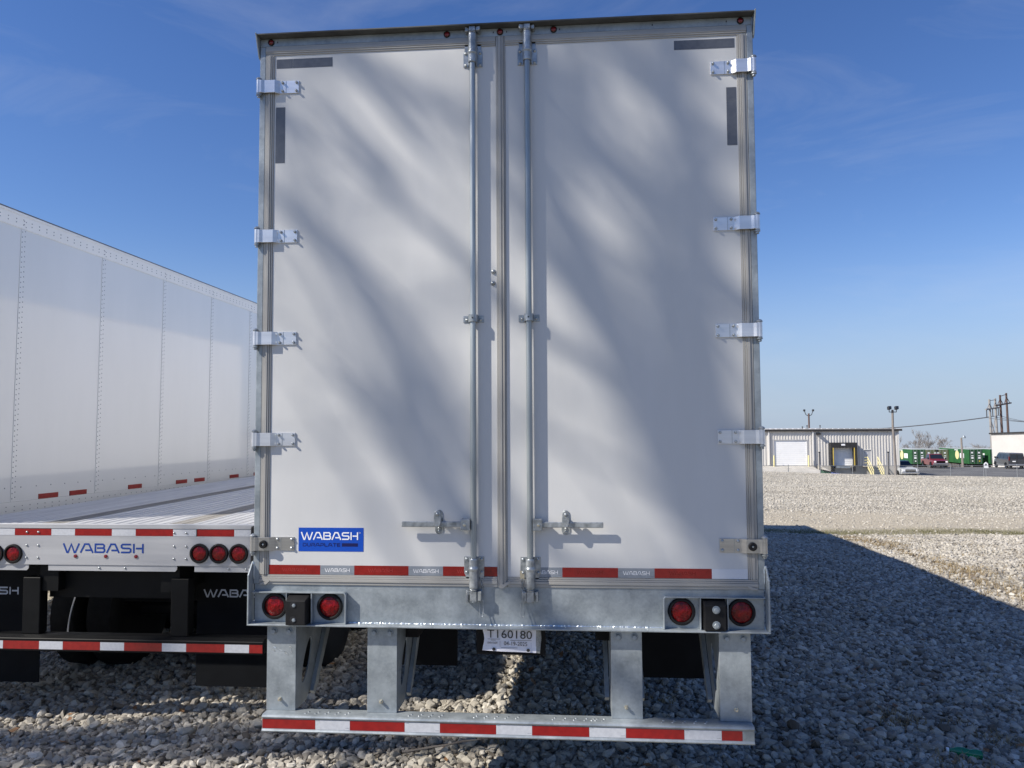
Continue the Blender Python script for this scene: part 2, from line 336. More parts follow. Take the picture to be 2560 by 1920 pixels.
def bx(name, mat, parent, *a, xf=None, **k): return MB(xf).box(*a).build(name, mat, parent, **k)

# stroke lettering: flat print, laid a millimetre proud of its surface (x, z plane unless mapped)
GLYPH = {
 'W': (1.72, [[(0.0, 1), (0.40, 0.04), (0.52, 0.04), (0.86, 0.92), (1.20, 0.04), (1.32, 0.04), (1.72, 1)]]),
 'A': (1.36, [[(0, 0), (0.46, 0.93), (0.90, 0.93), (1.36, 0)], [(0.52, 0.28), (1.10, 0.28)]]),
 'B': (1.18, [[(0.1, 0.08), (0.1, 0.92), (0.92, 0.92), (1.06, 0.80), (1.06, 0.64), (0.94, 0.52), (0.28, 0.52)],
              [(0.92, 0.50), (1.10, 0.40), (1.10, 0.20), (0.98, 0.08), (0.0, 0.08)]]),
 'S': (1.18, [[(1.12, 0.92), (0.22, 0.92), (0.09, 0.82), (0.09, 0.62), (0.22, 0.52), (0.96, 0.50), (1.09, 0.40), (1.09, 0.18), (0.96, 0.08), (0.04, 0.08)]]),
 'H': (1.16, [[(0.09, 0), (0.09, 1)], [(0.32, 0.5), (1.0, 0.5)], [(1.07, 0), (1.07, 1)]]),
 'D': (1.2, [[(0.0, 0.92), (0.9, 0.92), (1.1, 0.75), (1.1, 0.25), (0.9, 0.08), (0.09, 0.08), (0.09, 0.7)]]),
 'U': (1.2, [[(0.09, 1), (0.09, 0.22), (0.26, 0.08), (0.94, 0.08), (1.11, 0.22), (1.11, 1)]]),
 'R': (1.2, [[(0.0, 0.92), (0.92, 0.92), (1.08, 0.8), (1.08, 0.55), (0.92, 0.43), (0.09, 0.43)], [(0.09, 0), (0.09, 0.62)], [(0.74, 0.42), (1.14, 0)]]),
 'P': (1.15, [[(0.0, 0.92), (0.9, 0.92), (1.06, 0.8), (1.06, 0.52), (0.9, 0.4), (0.09, 0.4)], [(0.09, 0), (0.09, 0.62)]]),
 'L': (1.0, [[(0.09, 1), (0.09, 0.08), (1.0, 0.08)]]),
 'T': (1.15, [[(0, 0.92), (1.15, 0.92)], [(0.575, 0.84), (0.575, 0)]]),
 'E': (1.05, [[(1.02, 0.92), (0.09, 0.92), (0.09, 0.08), (1.02, 0.08)], [(0.17, 0.5), (0.95, 0.5)]]),
}
def word(name, text, x0, x1, z0, z1, y, mat, parent, th=0.16, gap=0.16, xf=None, dy=-1):
    tot = sum(GLYPH[c][0] for c in text) + gap * (len(text) - 1); sx = (x1 - x0) / tot; sz = z1 - z0
    mb = MB(xf); cur = 0.0; cnt = 0
    for ch in text:
        wd, strokes = GLYPH[ch]
        for st in strokes:
            p = [Vector((a, b_)) for a, b_ in st]; Lf = []; Rt = []; yy = y + dy * 0.00006 * cnt; cnt += 1
            asp = sx / sz
            q = [Vector((a.x * asp, a.y)) for a in p]
            for i in range(len(q)):
                d1 = (q[i] - q[i - 1]).normalized() if i else None
                d2 = (q[i + 1] - q[i]).normalized() if i < len(q) - 1 else None
                if d1 is None: d1 = d2
                if d2 is None: d2 = d1
                n1 = Vector((-d1.y, d1.x)); n2 = Vector((-d2.y, d2.x)); nn = (n1 + n2).normalized(); k = min(1.6, 1 / max(0.3, nn.dot(n1)))
                Lf.append(q[i] + nn * th * 0.5 * k); Rt.append(q[i] - nn * th * 0.5 * k)
            for i in range(len(q) - 1):
                quad = [Lf[i], Rt[i], Rt[i + 1], Lf[i + 1]]
                mb.add([(x0 + cur * sx + v_.x * sz, yy, z0 + v_.y * sz) for v_ in quad], [(0, 1, 2, 3)])
        cur += wd + gap
    return mb.build(name, mat, parent, recalc=False)
def typed(name, text, x, z, y, size, mat, parent, width=None, tilt=0.0):
    cu = bpy.data.curves.new('t', 'FONT'); cu.body = text; cu.size = 1.0; cu.resolution_u = 3
    to = bpy.data.objects.new('t', cu); COL.objects.link(to)
    dg = bpy.context.evaluated_depsgraph_get(); me = bpy.data.meshes.new_from_object(to.evaluated_get(dg))
    bpy.data.objects.remove(to); bpy.data.curves.remove(cu)
    co = np.empty(len(me.vertices) * 3); me.vertices.foreach_get('co', co); co = co.reshape(-1, 3)
    w0 = co[:, 0].max() - co[:, 0].min(); h0 = co[:, 1].max() - co[:, 1].min()
    kz = size / h0; kx = (width / w0) if width else kz
    X = x + (co[:, 0] - co[:, 0].min()) * kx; Z = z + (co[:, 1] - co[:, 1].min()) * kz + tilt * (X - x)
    me.vertices.foreach_set('co', np.stack([X, np.full_like(X, y), Z], 1).ravel()); me.update()
    me.materials.clear(); me.materials.append(MATS[mat]); me.name = name
    return link(bpy.data.objects.new(name, me), parent)

def sstep(a, b, t):
    t = np.clip((np.asarray(t, float) - a) / (b - a), 0, 1); return t * t * (3 - 2 * t)
def terrain(x, y):
    x = np.asarray(x, float); y = np.asarray(y, float)
    base = -0.115 - 0.335 * sstep(1.4, 5.5, x) - 0.06 * sstep(-1.6, -3.5, x)
    crest = -1.62 - 0.0245 * np.clip(x - 8, -8, 34)
    t = np.clip((y - 10) / 52, 0, 1)
    z = base + (crest - base) * t
    z = z + (-3.68 - z) * sstep(62.5, 76, y)
    z = z + (-6.5 + 3.68) * sstep(104, 142, y) - 0.040 * np.clip(y - 142, 0, None)
    und = 0.018 * np.sin(x * 1.3 + 0.7 * y) * np.sin(0.9 * y - 0.4 * x) + 0.012 * np.sin(2.9 * x - 1.1 * y) * np.sin(2.3 * y + 0.3)
    und2 = 0.05 * np.sin(x * 0.31 + 0.2) * np.sin(y * 0.27 + 1.1)
    return z + und * (y < 62) + und2 * sstep(8, 20, y) * (1 - sstep(62, 70, y))
def tz(x, y): return float(terrain(x, y))

# ------------------------------------------------------------------ ground
def grid_sheet(name, xs, ys, mat, dz=0.0):
    X, Y = np.meshgrid(xs, ys, indexing='ij'); Z = terrain(X, Y) + dz
    nx, ny = len(xs), len(ys); vs_ = np.stack([X, Y, Z], -1).reshape(-1, 3)
    i = np.arange(nx - 1)[:, None] * ny + np.arange(ny - 1)[None, :]
    f = np.stack([i, i + ny, i + ny + 1, i + 1], -1).reshape(-1, 4)
    me = bpy.data.meshes.new(name); me.from_pydata(vs_.tolist(), [], f.tolist()); me.materials.append(MATS[mat])
    me.polygons.foreach_set('use_smooth', [True] * len(me.polygons))
    return link(bpy.data.objects.new(name, me))
xs = np.unique(np.concatenate([np.linspace(-2500, -60, 8), np.linspace(-60, -10, 26), np.linspace(-10, 14, 161), np.linspace(14, 60, 93), np.linspace(60, 160, 40), np.linspace(160, 2500, 8)]))
ys = np.unique(np.concatenate([np.linspace(-600, -40, 6), np.linspace(-40, -6, 18), np.linspace(-6, 20, 175), np.linspace(20, 62, 120), np.linspace(62, 80, 40), np.linspace(80, 150, 50), np.linspace(150, 3000, 12)]))
tag(grid_sheet('gravel_yard', xs, ys, 'gravel_sheet'), kind='structure')
tag(grid_sheet('added_dark_ground', np.linspace(-300, 120, 60), np.concatenate([np.linspace(-400, -40, 8), np.linspace(-36, -5.5, 20)]), 'dark_ground', 0.03), kind='structure')  # unseen dark ground added behind the camera to cut bounce onto the doors
tag(grid_sheet('asphalt_lot', np.linspace(14, 130, 30), np.linspace(77, 106, 24), 'asphalt', 0.03), kind='structure')

# loose crushed stone: points with size, turn and tint; eight angular stone shapes picked per point
def project(P):
    d = P - np.array(CAM); zc = d @ np.array(FWD); return 1280 + FPX * (d @ np.array(RGT)) / zc, 960 - FPX * (d @ np.array(UPV)) / zc, zc
def scatter(x0, x1, y0, y1, sp, smin, smax, lift=0.0, keep=1.0):
    gx, gy = np.meshgrid(np.arange(x0, x1, sp), np.arange(y0, y1, sp), indexing='ij')
    P = np.stack([gx.ravel(), gy.ravel()], 1) + rng.uniform(-0.5, 0.5, (gx.size, 2)) * sp * 1.1
    if keep < 1: P = P[rng.random(len(P)) < keep]
    s = smin + (smax - smin) * rng.random(len(P)) ** 2.0
    z = terrain(P[:, 0], P[:, 1]) + s * 0.22 + lift * rng.random(len(P))
    Q = np.column_stack([P, z]); px, py, zc = project(Q)
    k = (zc > 0.5) & (px > -220) & (px < 2780) & (py < 2150)
    return Q[k], s[k]
sets = [scatter(-6.2, 8, 0.3, 7.0, 0.035, 0.012, 0.034, 0.010), scatter(-6, 8, 0.3, 7.0, 0.075, 0.016, 0.042, 0.03),
        scatter(0.5, 13, 7.0, 15.0, 0.052, 0.016, 0.042, 0.012), scatter(-4.5, 1.0, 7.0, 11.0, 0.08, 0.018, 0.045),
        scatter(2.5, 16, 15.0, 20.5, 0.11, 0.010, 0.032, 0.0, 0.55), scatter(4, 24, 20.5, 36.0, 0.12, 0.014, 0.042, 0.0),
        scatter(7, 44, 36.0, 62.5, 0.26, 0.018, 0.055, 0.0)]
Q = np.concatenate([a for a, b in sets]); S = np.concatenate([b for a, b in sets]); n = len(Q)
band_n = np.array([mnoise.noise(Vector((x_ * 0.9, y_ * 0.9, 3.3))) for x_, y_ in Q[:, :2]])
keep = ~((np.abs(Q[:, 0] - 6.75) < 0.32 + 0.45 * band_n) & (Q[:, 1] < 15) & (rng.random(n) < 0.75))
keep &= ~((np.abs(Q[:, 1] - 15.6) < 0.5 + 0.5 * band_n) & (rng.random(n) < 0.7))
Q = Q[keep]; S = S[keep]; n = len(Q)
me = bpy.data.meshes.new('gravel'); me.vertices.add(n); me.vertices.foreach_set('co', Q.ravel())
def att(nm, ty, key, arr):
    a = me.attributes.new(nm, ty, 'POINT'); a.data.foreach_set(key, np.ascontiguousarray(arr, dtype=np.float32 if ty != 'INT' else np.int32).ravel())
att('rot', 'FLOAT_VECTOR', 'vector', np.column_stack([rng.normal(0, 0.38, n), rng.normal(0, 0.38, n), rng.uniform(0, 6.28, n)]))
att('scl', 'FLOAT_VECTOR', 'vector', np.column_stack([S * rng.uniform(0.9, 1.35, n), S * rng.uniform(0.7, 1.05, n), S * rng.uniform(0.42, 0.8, n)]))
att('idx', 'INT', 'value', rng.integers(0, 8, n))
clump = np.array([mnoise.noise(Vector((x_ * 0.8, y_ * 0.8, 0))) for x_, y_ in Q[:, :2]])
tn = rng.beta(1.5, 1.5, n) + 0.2 * clump; fr_ = np.clip((Q[:, 1] - 5) / 15, 0, 1); tn = tn * (1 - fr_) + fr_ * (0.68 + 0.5 * (tn - 0.5))
att('tint', 'FLOAT', 'value', np.clip(tn, 0, 1))
ng = bpy.data.node_groups.new('gravel_nodes', 'GeometryNodeTree')
ng.interface.new_socket('Geometry', in_out='INPUT', socket_type='NodeSocketGeometry')
ng.interface.new_socket('Geometry', in_out='OUTPUT', socket_type='NodeSocketGeometry')
gi = ng.nodes.new('NodeGroupInput'); go = ng.nodes.new('NodeGroupOutput'); jn = ng.nodes.new('GeometryNodeJoinGeometry')
for i in range(8):
    ico = ng.nodes.new('GeometryNodeMeshIcoSphere'); ico.inputs['Subdivisions'].default_value = 2; ico.inputs['Radius'].default_value = 0.85
    rv = ng.nodes.new('FunctionNodeRandomValue'); rv.data_type = 'FLOAT_VECTOR'; rv.inputs[0].default_value = (-0.42,) * 3; rv.inputs[1].default_value = (0.42,) * 3
    rv.inputs['Seed'].default_value = 31 + i * 7
    sp_ = ng.nodes.new('GeometryNodeSetPosition'); hull = ng.nodes.new('GeometryNodeConvexHull'); g2i = ng.nodes.new('GeometryNodeGeometryToInstance')
    ng.links.new(ico.outputs['Mesh'], sp_.inputs['Geometry']); ng.links.new(rv.outputs[0], sp_.inputs['Offset'])
    ng.links.new(sp_.outputs[0], hull.inputs[0]); ng.links.new(hull.outputs[0], g2i.inputs[0]); ng.links.new(g2i.outputs[0], jn.inputs[0])
def named(nm, ty):
    a = ng.nodes.new('GeometryNodeInputNamedAttribute'); a.data_type = ty; a.inputs['Name'].default_value = nm
    return next(o_ for o_ in a.outputs if o_.name == 'Attribute' and o_.enabled)
iop = ng.nodes.new('GeometryNodeInstanceOnPoints'); iop.inputs['Pick Instance'].default_value = True
sm = ng.nodes.new('GeometryNodeSetMaterial'); sm.inputs['Material'].default_value = MATS['stone']
ng.links.new(gi.outputs[0], iop.inputs['Points']); ng.links.new(jn.outputs[0], sm.inputs[0]); ng.links.new(sm.outputs[0], iop.inputs['Instance'])
ng.links.new(named('idx', 'INT'), iop.inputs['Instance Index']); ng.links.new(named('rot', 'FLOAT_VECTOR'), iop.inputs['Rotation'])
ng.links.new(named('scl', 'FLOAT_VECTOR'), iop.inputs['Scale']); ng.links.new(iop.outputs[0], go.inputs[0])
gravel = link(bpy.data.objects.new('gravel', me)); md = gravel.modifiers.new('stones', 'NODES'); md.node_group = ng
me.materials.append(MATS['stone'])
tag(gravel, 'loose pale crushed limestone covering the yard under the trailers', 'gravel', kind='stuff')

# dry grass and dead leaves caught between the stones
def blades(name, spots, mat, label, hmin, hmax, per, wid=0.004):
    mb = MB()
    for (x, y, r) in spots:
        for _ in range(per):
            a = random.uniform(0, 6.28); q = r * math.sqrt(random.random()); px_, py_ = x + q * math.cos(a), y + q * math.sin(a)
            z = tz(px_, py_) + 0.005; h = random.uniform(hmin, hmax); d = random.uniform(0, 6.28); ln = random.uniform(0.3, 1.4) * h
            w = Vector((math.cos(d + 1.57), math.sin(d + 1.57), 0)) * wid; b0 = Vector((px_, py_, z)); dr = Vector((math.cos(d), math.sin(d), 0))
            m_ = b0 + dr * ln * 0.4 + Vector((0, 0, h * 0.7)); t = b0 + dr * ln + Vector((0, 0, h))
            mb.add([b0 - w, b0 + w, m_ + w * 0.7, m_ - w * 0.7, t], [(0, 1, 2, 3), (3, 2, 4)])
    return tag(mb.build(name, mat, recalc=False), label, 'grass', kind='stuff')
sp1 = [(6.7 + random.gauss(0, 0.3), random.uniform(4.2, 14.5), random.uniform(0.15, 0.4)) for _ in range(110)]
sp1 += [(random.uniform(2.6, 3.9), random.uniform(1.2, 2.2), 0.14) for _ in range(12)]
sp1 += [(random.uniform(6.5, 13), random.uniform(9.5, 13.5), random.uniform(0.2, 0.5)) for _ in range(26)]
sp1 += [(random.uniform(-0.2, 1.2), random.uniform(1.2, 2.6), 0.08) for _ in range(10)]
blades('dry_grass', sp1, 'dry_grass', 'brown dry grass lying among the stones along the wheel rut', 0.02, 0.075, 60)
blades('green_grass', [(random.uniform(4, 16), 15.4 + random.gauss(0, 0.25), random.uniform(0.2, 0.6)) for _ in range(80)], 'moss_grass',
       'low olive grass strip at the edge of the dirt track', 0.015, 0.05, 60)
mb = MB()
for _ in range(150):
    x, y = random.uniform(-4, 5), 0.7 + 4.5 * random.random() ** 1.6; z = tz(x, y) + random.uniform(0.02, 0.05); a = random.uniform(0, 6.28); s = random.uniform(0.018, 0.045)
    u = Vector((math.cos(a), math.sin(a), random.uniform(-0.4, 0.4))) * s; w = Vector((-math.sin(a), math.cos(a), random.uniform(-0.5, 0.5))) * s * 0.6; c = Vector((x, y, z))
    up = Vector((0, 0, s * random.uniform(0.2, 0.6)))
    mb.add([c - u, c - w * 0.8 + up * 0.4, c + u + up, c + w + up * 0.3, c + up * 0.1], [(0, 1, 4), (1, 2, 4), (2, 3, 4), (3, 0, 4)])
tag(mb.build('dead_leaves', 'leaf_brown', recalc=False), 'curled brown dead leaves scattered on the stones', 'leaves', kind='stuff')
gx_, gy_ = 2.93, 1.52
bo = empty('plastic_bottle', (gx_, gy_, tz(gx_, gy_)), 'crushed green plastic bottle lying on the shaded stones', 'bottle')
MB().lathe((gx_ - 0.08, gy_ + 0.02, tz(gx_, gy_) + 0.05), (0.95, -0.25, -0.05), [(0.012, -0.045), (0.013, -0.02), (0.030, 0.02), (0.032, 0.06), (0.024, 0.09), (0.033, 0.12), (0.030, 0.16), (0.02, 0.165)], 12).build('bottle_body', 'bottle_green', bo, smooth=True)
MB().lathe((gx_ - 0.125, gy_ + 0.032, tz(gx_, gy_) + 0.052), (0.95, -0.25, -0.05), [(0.015, 0), (0.015, 0.016)], 10).build('cap', 'print_white', bo)
mb = MB(); pts = [(-0.72 + 0.09 * i + random.uniform(-0.02, 0.02), 0.98 + 0.02 * i + random.uniform(-0.015, 0.015)) for i in range(7)]
mb.tube([(x, y, tz(x, y) + 0.055 + 0.01 * i) for i, (x, y) in enumerate(pts)], [0.008, 0.008, 0.007, 0.006, 0.006, 0.004, 0.002])
tag(mb.build('stick', 'bark'), 'thin dark stick lying on the stones below the rear guard', 'stick')

# ------------------------------------------------------------------ the near trailer (rear doors face the camera, y = 0 is the door skin)
T = empty('van_trailer', (0, 0, 0), 'white box trailer in the middle with closed rear doors and galvanized frame', 'trailer')
LEN = 14.63
bx('side_wall', 'side_white', T, -1.293, -1.283, 0.05, LEN, 1.13, 4.02)
bx('side_wall', 'side_white', T, 1.283, 1.293, 0.05, LEN, 1.13, 4.02)
bx('front_wall', 'side_white', T, -1.283, 1.283, LEN - 0.012, LEN, 1.13, 4.02)
bx('roof', 'side_white', T, -1.29, 1.29, 0.01, LEN, 4.045, 4.06)
bx('floor', 'underbody', T, -1.282, 1.282, 0.09, LEN - 0.02, 1.10, 1.14)
for s in (-1, 1):
    bx('bottom_rail', 'alu', T, min(s * 1.296, s * 1.270), max(s * 1.296, s * 1.270), 0.06, LEN, 1.00, 1.128)
    bx('top_rail', 'alu', T, min(s * 1.297, s * 1.272), max(s * 1.297, s * 1.272), 0.06, LEN, 4.022, 4.044)
for i in range(36):
    if i % 1 == 0: bx('crossmember', 'underbody', T, -1.268, 1.268, 0.35 + i * 0.40, 0.39 + i * 0.40, 1.0, 1.099)
for x in (-0.52, 0.52): bx('slider_rail', 'underbody', T, x - 0.05, x + 0.05, 0.2, 10.5, 0.86, 0.998)
tyre_me = MB().lathe((0, 0, 0), (1, 0, 0), [(0.30, -0.13), (0.44, -0.14), (0.50, -0.105), (0.505, 0), (0.50, 0.105), (0.44, 0.14), (0.30, 0.13)], 28).mesh('tyre', 'rubber', smooth=True)
rim_me = MB().lathe((0, 0, 0), (1, 0, 0), [(0.08, -0.10), (0.10, -0.04), (0.26, -0.06), (0.295, -0.125), (0.295, 0.125), (0.26, 0.06), (0.10, 0.04), (0.08, 0.10)], 24).mesh('rim', 'galv_dark', smooth=True)
def axles(parent, cx, ys_, zc, zg=0):
    for y in ys_:
        MB().cyl((cx - 1.0, y, zc), (cx + 1.0, y, zc), 0.065, 12).build('axle', 'underbody', parent)
        for s in (-1, 1):
            for q in (0.75, 1.08):
                w = inst('wheel', tyre_me, (cx + s * q, y, zc), parent); inst('rim', rim_me, (cx + s * q, y, zc), w)
axles(T, 0, (7.2, 8.45), 0.385)
for x0, x1, z0 in ((0.56, 1.22, 0.35), (-1.0, -0.42, 0.40)):
    MB().prism([(x0, z0), (x1, z0), (x1, 0.97), (x0, 0.97)], 'y', 1.24, 1.25).build('mud_flap', 'flap_black', T)
# rear frame
for s in (-1, 1):
    a, b = sorted((s * 1.295, s * 1.2625)); bx('rear_post', 'galv', T, a, b, -0.006, 0.05, 1.172, 4.022, bevel=0.003)
hd = bx('header', 'galv', T, -1.294, 1.294, -0.003, 0.05, 4.0225, 4.066, bevel=0.002)
bx('visor', 'visor_dark', T, -1.296, 1.296, -0.052, 0.02, 4.0665, 4.074, bevel=0.001)
for s in (-1, 1):
    a, b = sorted((s * 1.304, s * 1.297))
    MB().prism([(0.01, 3.955), (-0.008, 3.965), (-0.057, 4.078), (0.01, 4.078)], 'x', a, b).build('corner_plate', 'galv', T, bevel=0.0015)
mk = MB().lathe((0, 0, 0), (0, -1, 0), [(0.0135, 0), (0.0135, 0.004), (0.011, 0.0065), (0.0, 0.008)], 14, cap=False).mesh('marker_lens', 'lens_dark', smooth=True)
mkr = MB().lathe((0, 0, 0), (0, -1, 0), [(0.0175, 0), (0.0175, 0.005), (0.0135, 0.006), (0.0135, 0.001)], 16, cap=False).mesh('marker_ring', 'rubber', smooth=True)
for x in (-1.235, -0.281, 0.0, 0.281, 1.235):
    w = inst('marker_lamp', mk, (x, -0.0035, 4.045), T); inst('ring', mkr, (x, -0.0032, 4.045), w)
for x in (-1.20, -0.035, 0.035, 0.312, 0.79, 1.165):
    MB().prism([(x - 0.0025, 4.041), (x + 0.0025, 4.041), (x + 0.0025, 4.048), (x, 4.051), (x - 0.0025, 4.048)], 'y', -0.0045, -0.003).build('slot', 'print_black', hd)
sill = bx('rear_sill', 'galv', T, -1.288, 1.288, -0.001, 0.08, 0.9805, 1.1705)
bx('sill_flange', 'galv', T, -1.305, 1.305, -0.057, 0.08, 0.972, 0.980, bevel=0.0015)
mb = MB(); x = -0.79
while x < 0.79:
    l = random.uniform(0.012, 0.03); mb.lathe((x, -0.002, 0.981), (1, 0, 0), [(0.002, 0), (random.uniform(0.003, 0.0065), l * 0.5), (0.002, l)], 7); x += l * 0.95
mb.build('weld_bead', 'weld', sill, smooth=True)
for s in (-1, 1):
    a, b = sorted((s * 1.3045, s * 1.2965))
    MB().prism([(0.012, 0.972), (-0.057, 0.9805), (-0.057, 1.226), (-0.004, 1.288), (0.012, 1.288)], 'x', a, b).build('side_plate', 'galv', T, bevel=0.0015)
    MB().tube([(s * 1.298, -0.004, 1.285), (s * 1.292, -0.005, 1.27), (s * 1.292, -0.005, 1.2)], [0.006, 0.004, 0.002], 6).build('weld_bead', 'weld', T, smooth=True)
# lamp boxes, tail lamps, dock bumpers
lens_me = MB().lathe((0, 0, 0), (0, -1, 0), [(0.051, 0), (0.050, 0.006), (0.040, 0.011), (0.0, 0.014)], 28, cap=False).mesh('lens', 'lens', smooth=True)
ring_me = MB().lathe((0, 0, 0), (0, -1, 0), [(0.067, 0), (0.067, 0.010), (0.063, 0.016), (0.055, 0.017), (0.051, 0.010), (0.050, 0.0)], 32, cap=False).mesh('grommet', 'rubber', smooth=True)
hexb = MB().lathe((0, 0, 0), (0, -1, 0), [(0.0155, 0), (0.0155, 0.003), (0.0105, 0.0032), (0.0105, 0.010), (0.0085, 0.012)], 6).mesh('bolt', 'zinc')
washer_b = MB().lathe((0, 0, 0), (0, -1, 0), [(0.019, 0), (0.019, 0.003), (0.0165, 0.0035)], 18).add([], []).lathe((0, 0, 0), (0, -1, 0), [(0.0125, 0.003), (0.0125, 0.013), (0.0105, 0.015)], 6).mesh('bolt', 'galv_dark')
dome = MB().lathe((0, 0, 0), (0, -1, 0), [(0.0085, 0), (0.008, 0.003), (0.0055, 0.006), (0.0, 0.0075)], 12, cap=False).mesh('bolt', 'zinc', smooth=True)
small_b = MB().lathe((0, 0, 0), (0, -1, 0), [(0.0078, 0), (0.0078, 0.002), (0.006, 0.0022), (0.006, 0.012), (0.004, 0.014)], 8).mesh('bolt', 'zinc', smooth=True)
for s in (-1, 1):
    X = lambda v: s * v
    def rng_(a, b): return sorted((s * a, s * b))
    lb = MB(); d = -0.034
    lb.box(*rng_(1.290, 0.812), d, -0.0015, 1.1330, 1.1385)                       # top rail
    lb.box(*rng_(0.8030, 0.7970), d, -0.0015, 0.9805, 1.1240)                    # inner end plate
    pts = [(X(0.7970 + 0.015 - 0.015 * math.cos(t)), 1.1235 + 0.015 * math.sin(t)) for t in np.linspace(0, math.pi / 2, 6)] + \
          [(X(0.8030 + 0.009 - 0.009 * math.cos(t)), 1.1235 + 0.0095 * math.sin(t)) for t in np.linspace(math.pi / 2, 0, 6)]
    lb.prism(pts, 'y', d, -0.0015)
    lb.box(*rng_(1.110, 1.105), d, -0.0015, 0.9805, 1.1325); lb.box(*rng_(0.979, 0.974), d, -0.0015, 0.9805, 1.1325)
    lb.build('lamp_box', 'galv', T, bevel=0.0008)
    for xx in (1.178, 0.888):
        l = inst('tail_lamp', ring_me, (X(xx), -0.0015, 1.062), T); inst('lens', lens_me, (X(xx), -0.0035, 1.062), l)
    a, b = rng_(1.100, 0.985)
    dep = -0.080 if s < 0 else -0.062
    mb = MB(); c_ = 0.012
    mb.add([(a, -0.0015, 0.983), (b, -0.0015, 0.983), (b, -0.0015, 1.131), (a, -0.0015, 1.131),
            (a + 0.006, dep, 0.983), (b - 0.006, dep, 0.983), (b - 0.006, dep, 1.105), (a + 0.006, dep, 1.105)],
           [(0, 1, 2, 3), (4, 7, 6, 5), (0, 4, 5, 1), (1, 5, 6, 2), (2, 6, 7, 3), (3, 7, 4, 0)])
    db = mb.build('dock_bumper', 'rubber', T, bevel=0.004, seg=2)
    for zz in (1.012, 1.085):
        xb = (a + b) / 2 - (0.012 if s < 0 else -0.004)
        if s < 0:
            MB().lathe((xb, dep - 0.0012, zz), (0, 1, 0), [(0.0165, 0), (0.0165, 0.0006)], 20).build('bolt_hole', 'print_black', db)
            MB().lathe((xb + 0.004, dep - 0.0013, zz - 0.003), (0, -1, 0), [(0.010, 0), (0.008, 0.003), (0.0, 0.004)], 6, cap=False).build('bolt', 'galv_dark', db)
        else:
            inst('bolt', washer_b, (xb, dep, zz), db, (0, random.random(), 0))
# under-ride guard
G = MB()
prof = [(0.030, 0.4465), (-0.052, 0.4465), (-0.064, 0.450), (-0.068, 0.456), (-0.064, 0.462), (-0.060, 0.4645), (-0.060, 0.514), (-0.063, 0.517), (-0.068, 0.523), (-0.064, 0.531), (-0.052, 0.5350), (0.030, 0.5350)]
guard = G.prism(prof, 'x', -1.2165, 1.2165).build('rear_guard', 'galv', T, bevel=0.0012)
mb = MB()
for x0 in (-0.99, -0.46, -0.13, 0.26, 0.45, 0.79):
    for i in range(5 if x0 not in (-0.46, 0.45) else 4):
        for j, yy in enumerate((-0.012, -0.034)):
            x = x0 + i * 0.052 - j * 0.01
            if abs(abs(x) - 0.616) > 0.085: mb.lathe((x, yy, 0.5345), (0, 0, 1), [(0.0065, 0), (0.005, 0.003), (0.0, 0.0045)], 8, cap=False)
tag(mb.build('grip_studs', 'zinc', guard, smooth=True), kind='stuff')
for i, (a, b) in enumerate([(-1.214, -0.941), (-0.763, -0.486), (-0.308, -0.029), (0.149, 0.427), (0.605, 0.884), (1.0616, 1.159)]):
    bx('red_tape', 'tape_red', guard, a, b, -0.0612, -0.0602, 0.4665, 0.5125)
for a, b in [(-0.940, -0.764), (-0.485, -0.309), (-0.028, 0.148), (0.428, 0.604), (0.885, 1.0606)]:
    w = bx('white_tape', 'tape_white', guard, a, b, -0.0611, -0.0602, 0.4667, 0.5123)
    bx('tape_print', 'print_grey', guard, a + 0.003, a + 0.022, -0.0615, -0.0612, 0.5085, 0.5095); bx('tape_print', 'print_grey', guard, b - 0.022, b - 0.003, -0.0615, -0.0612, 0.476, 0.477)
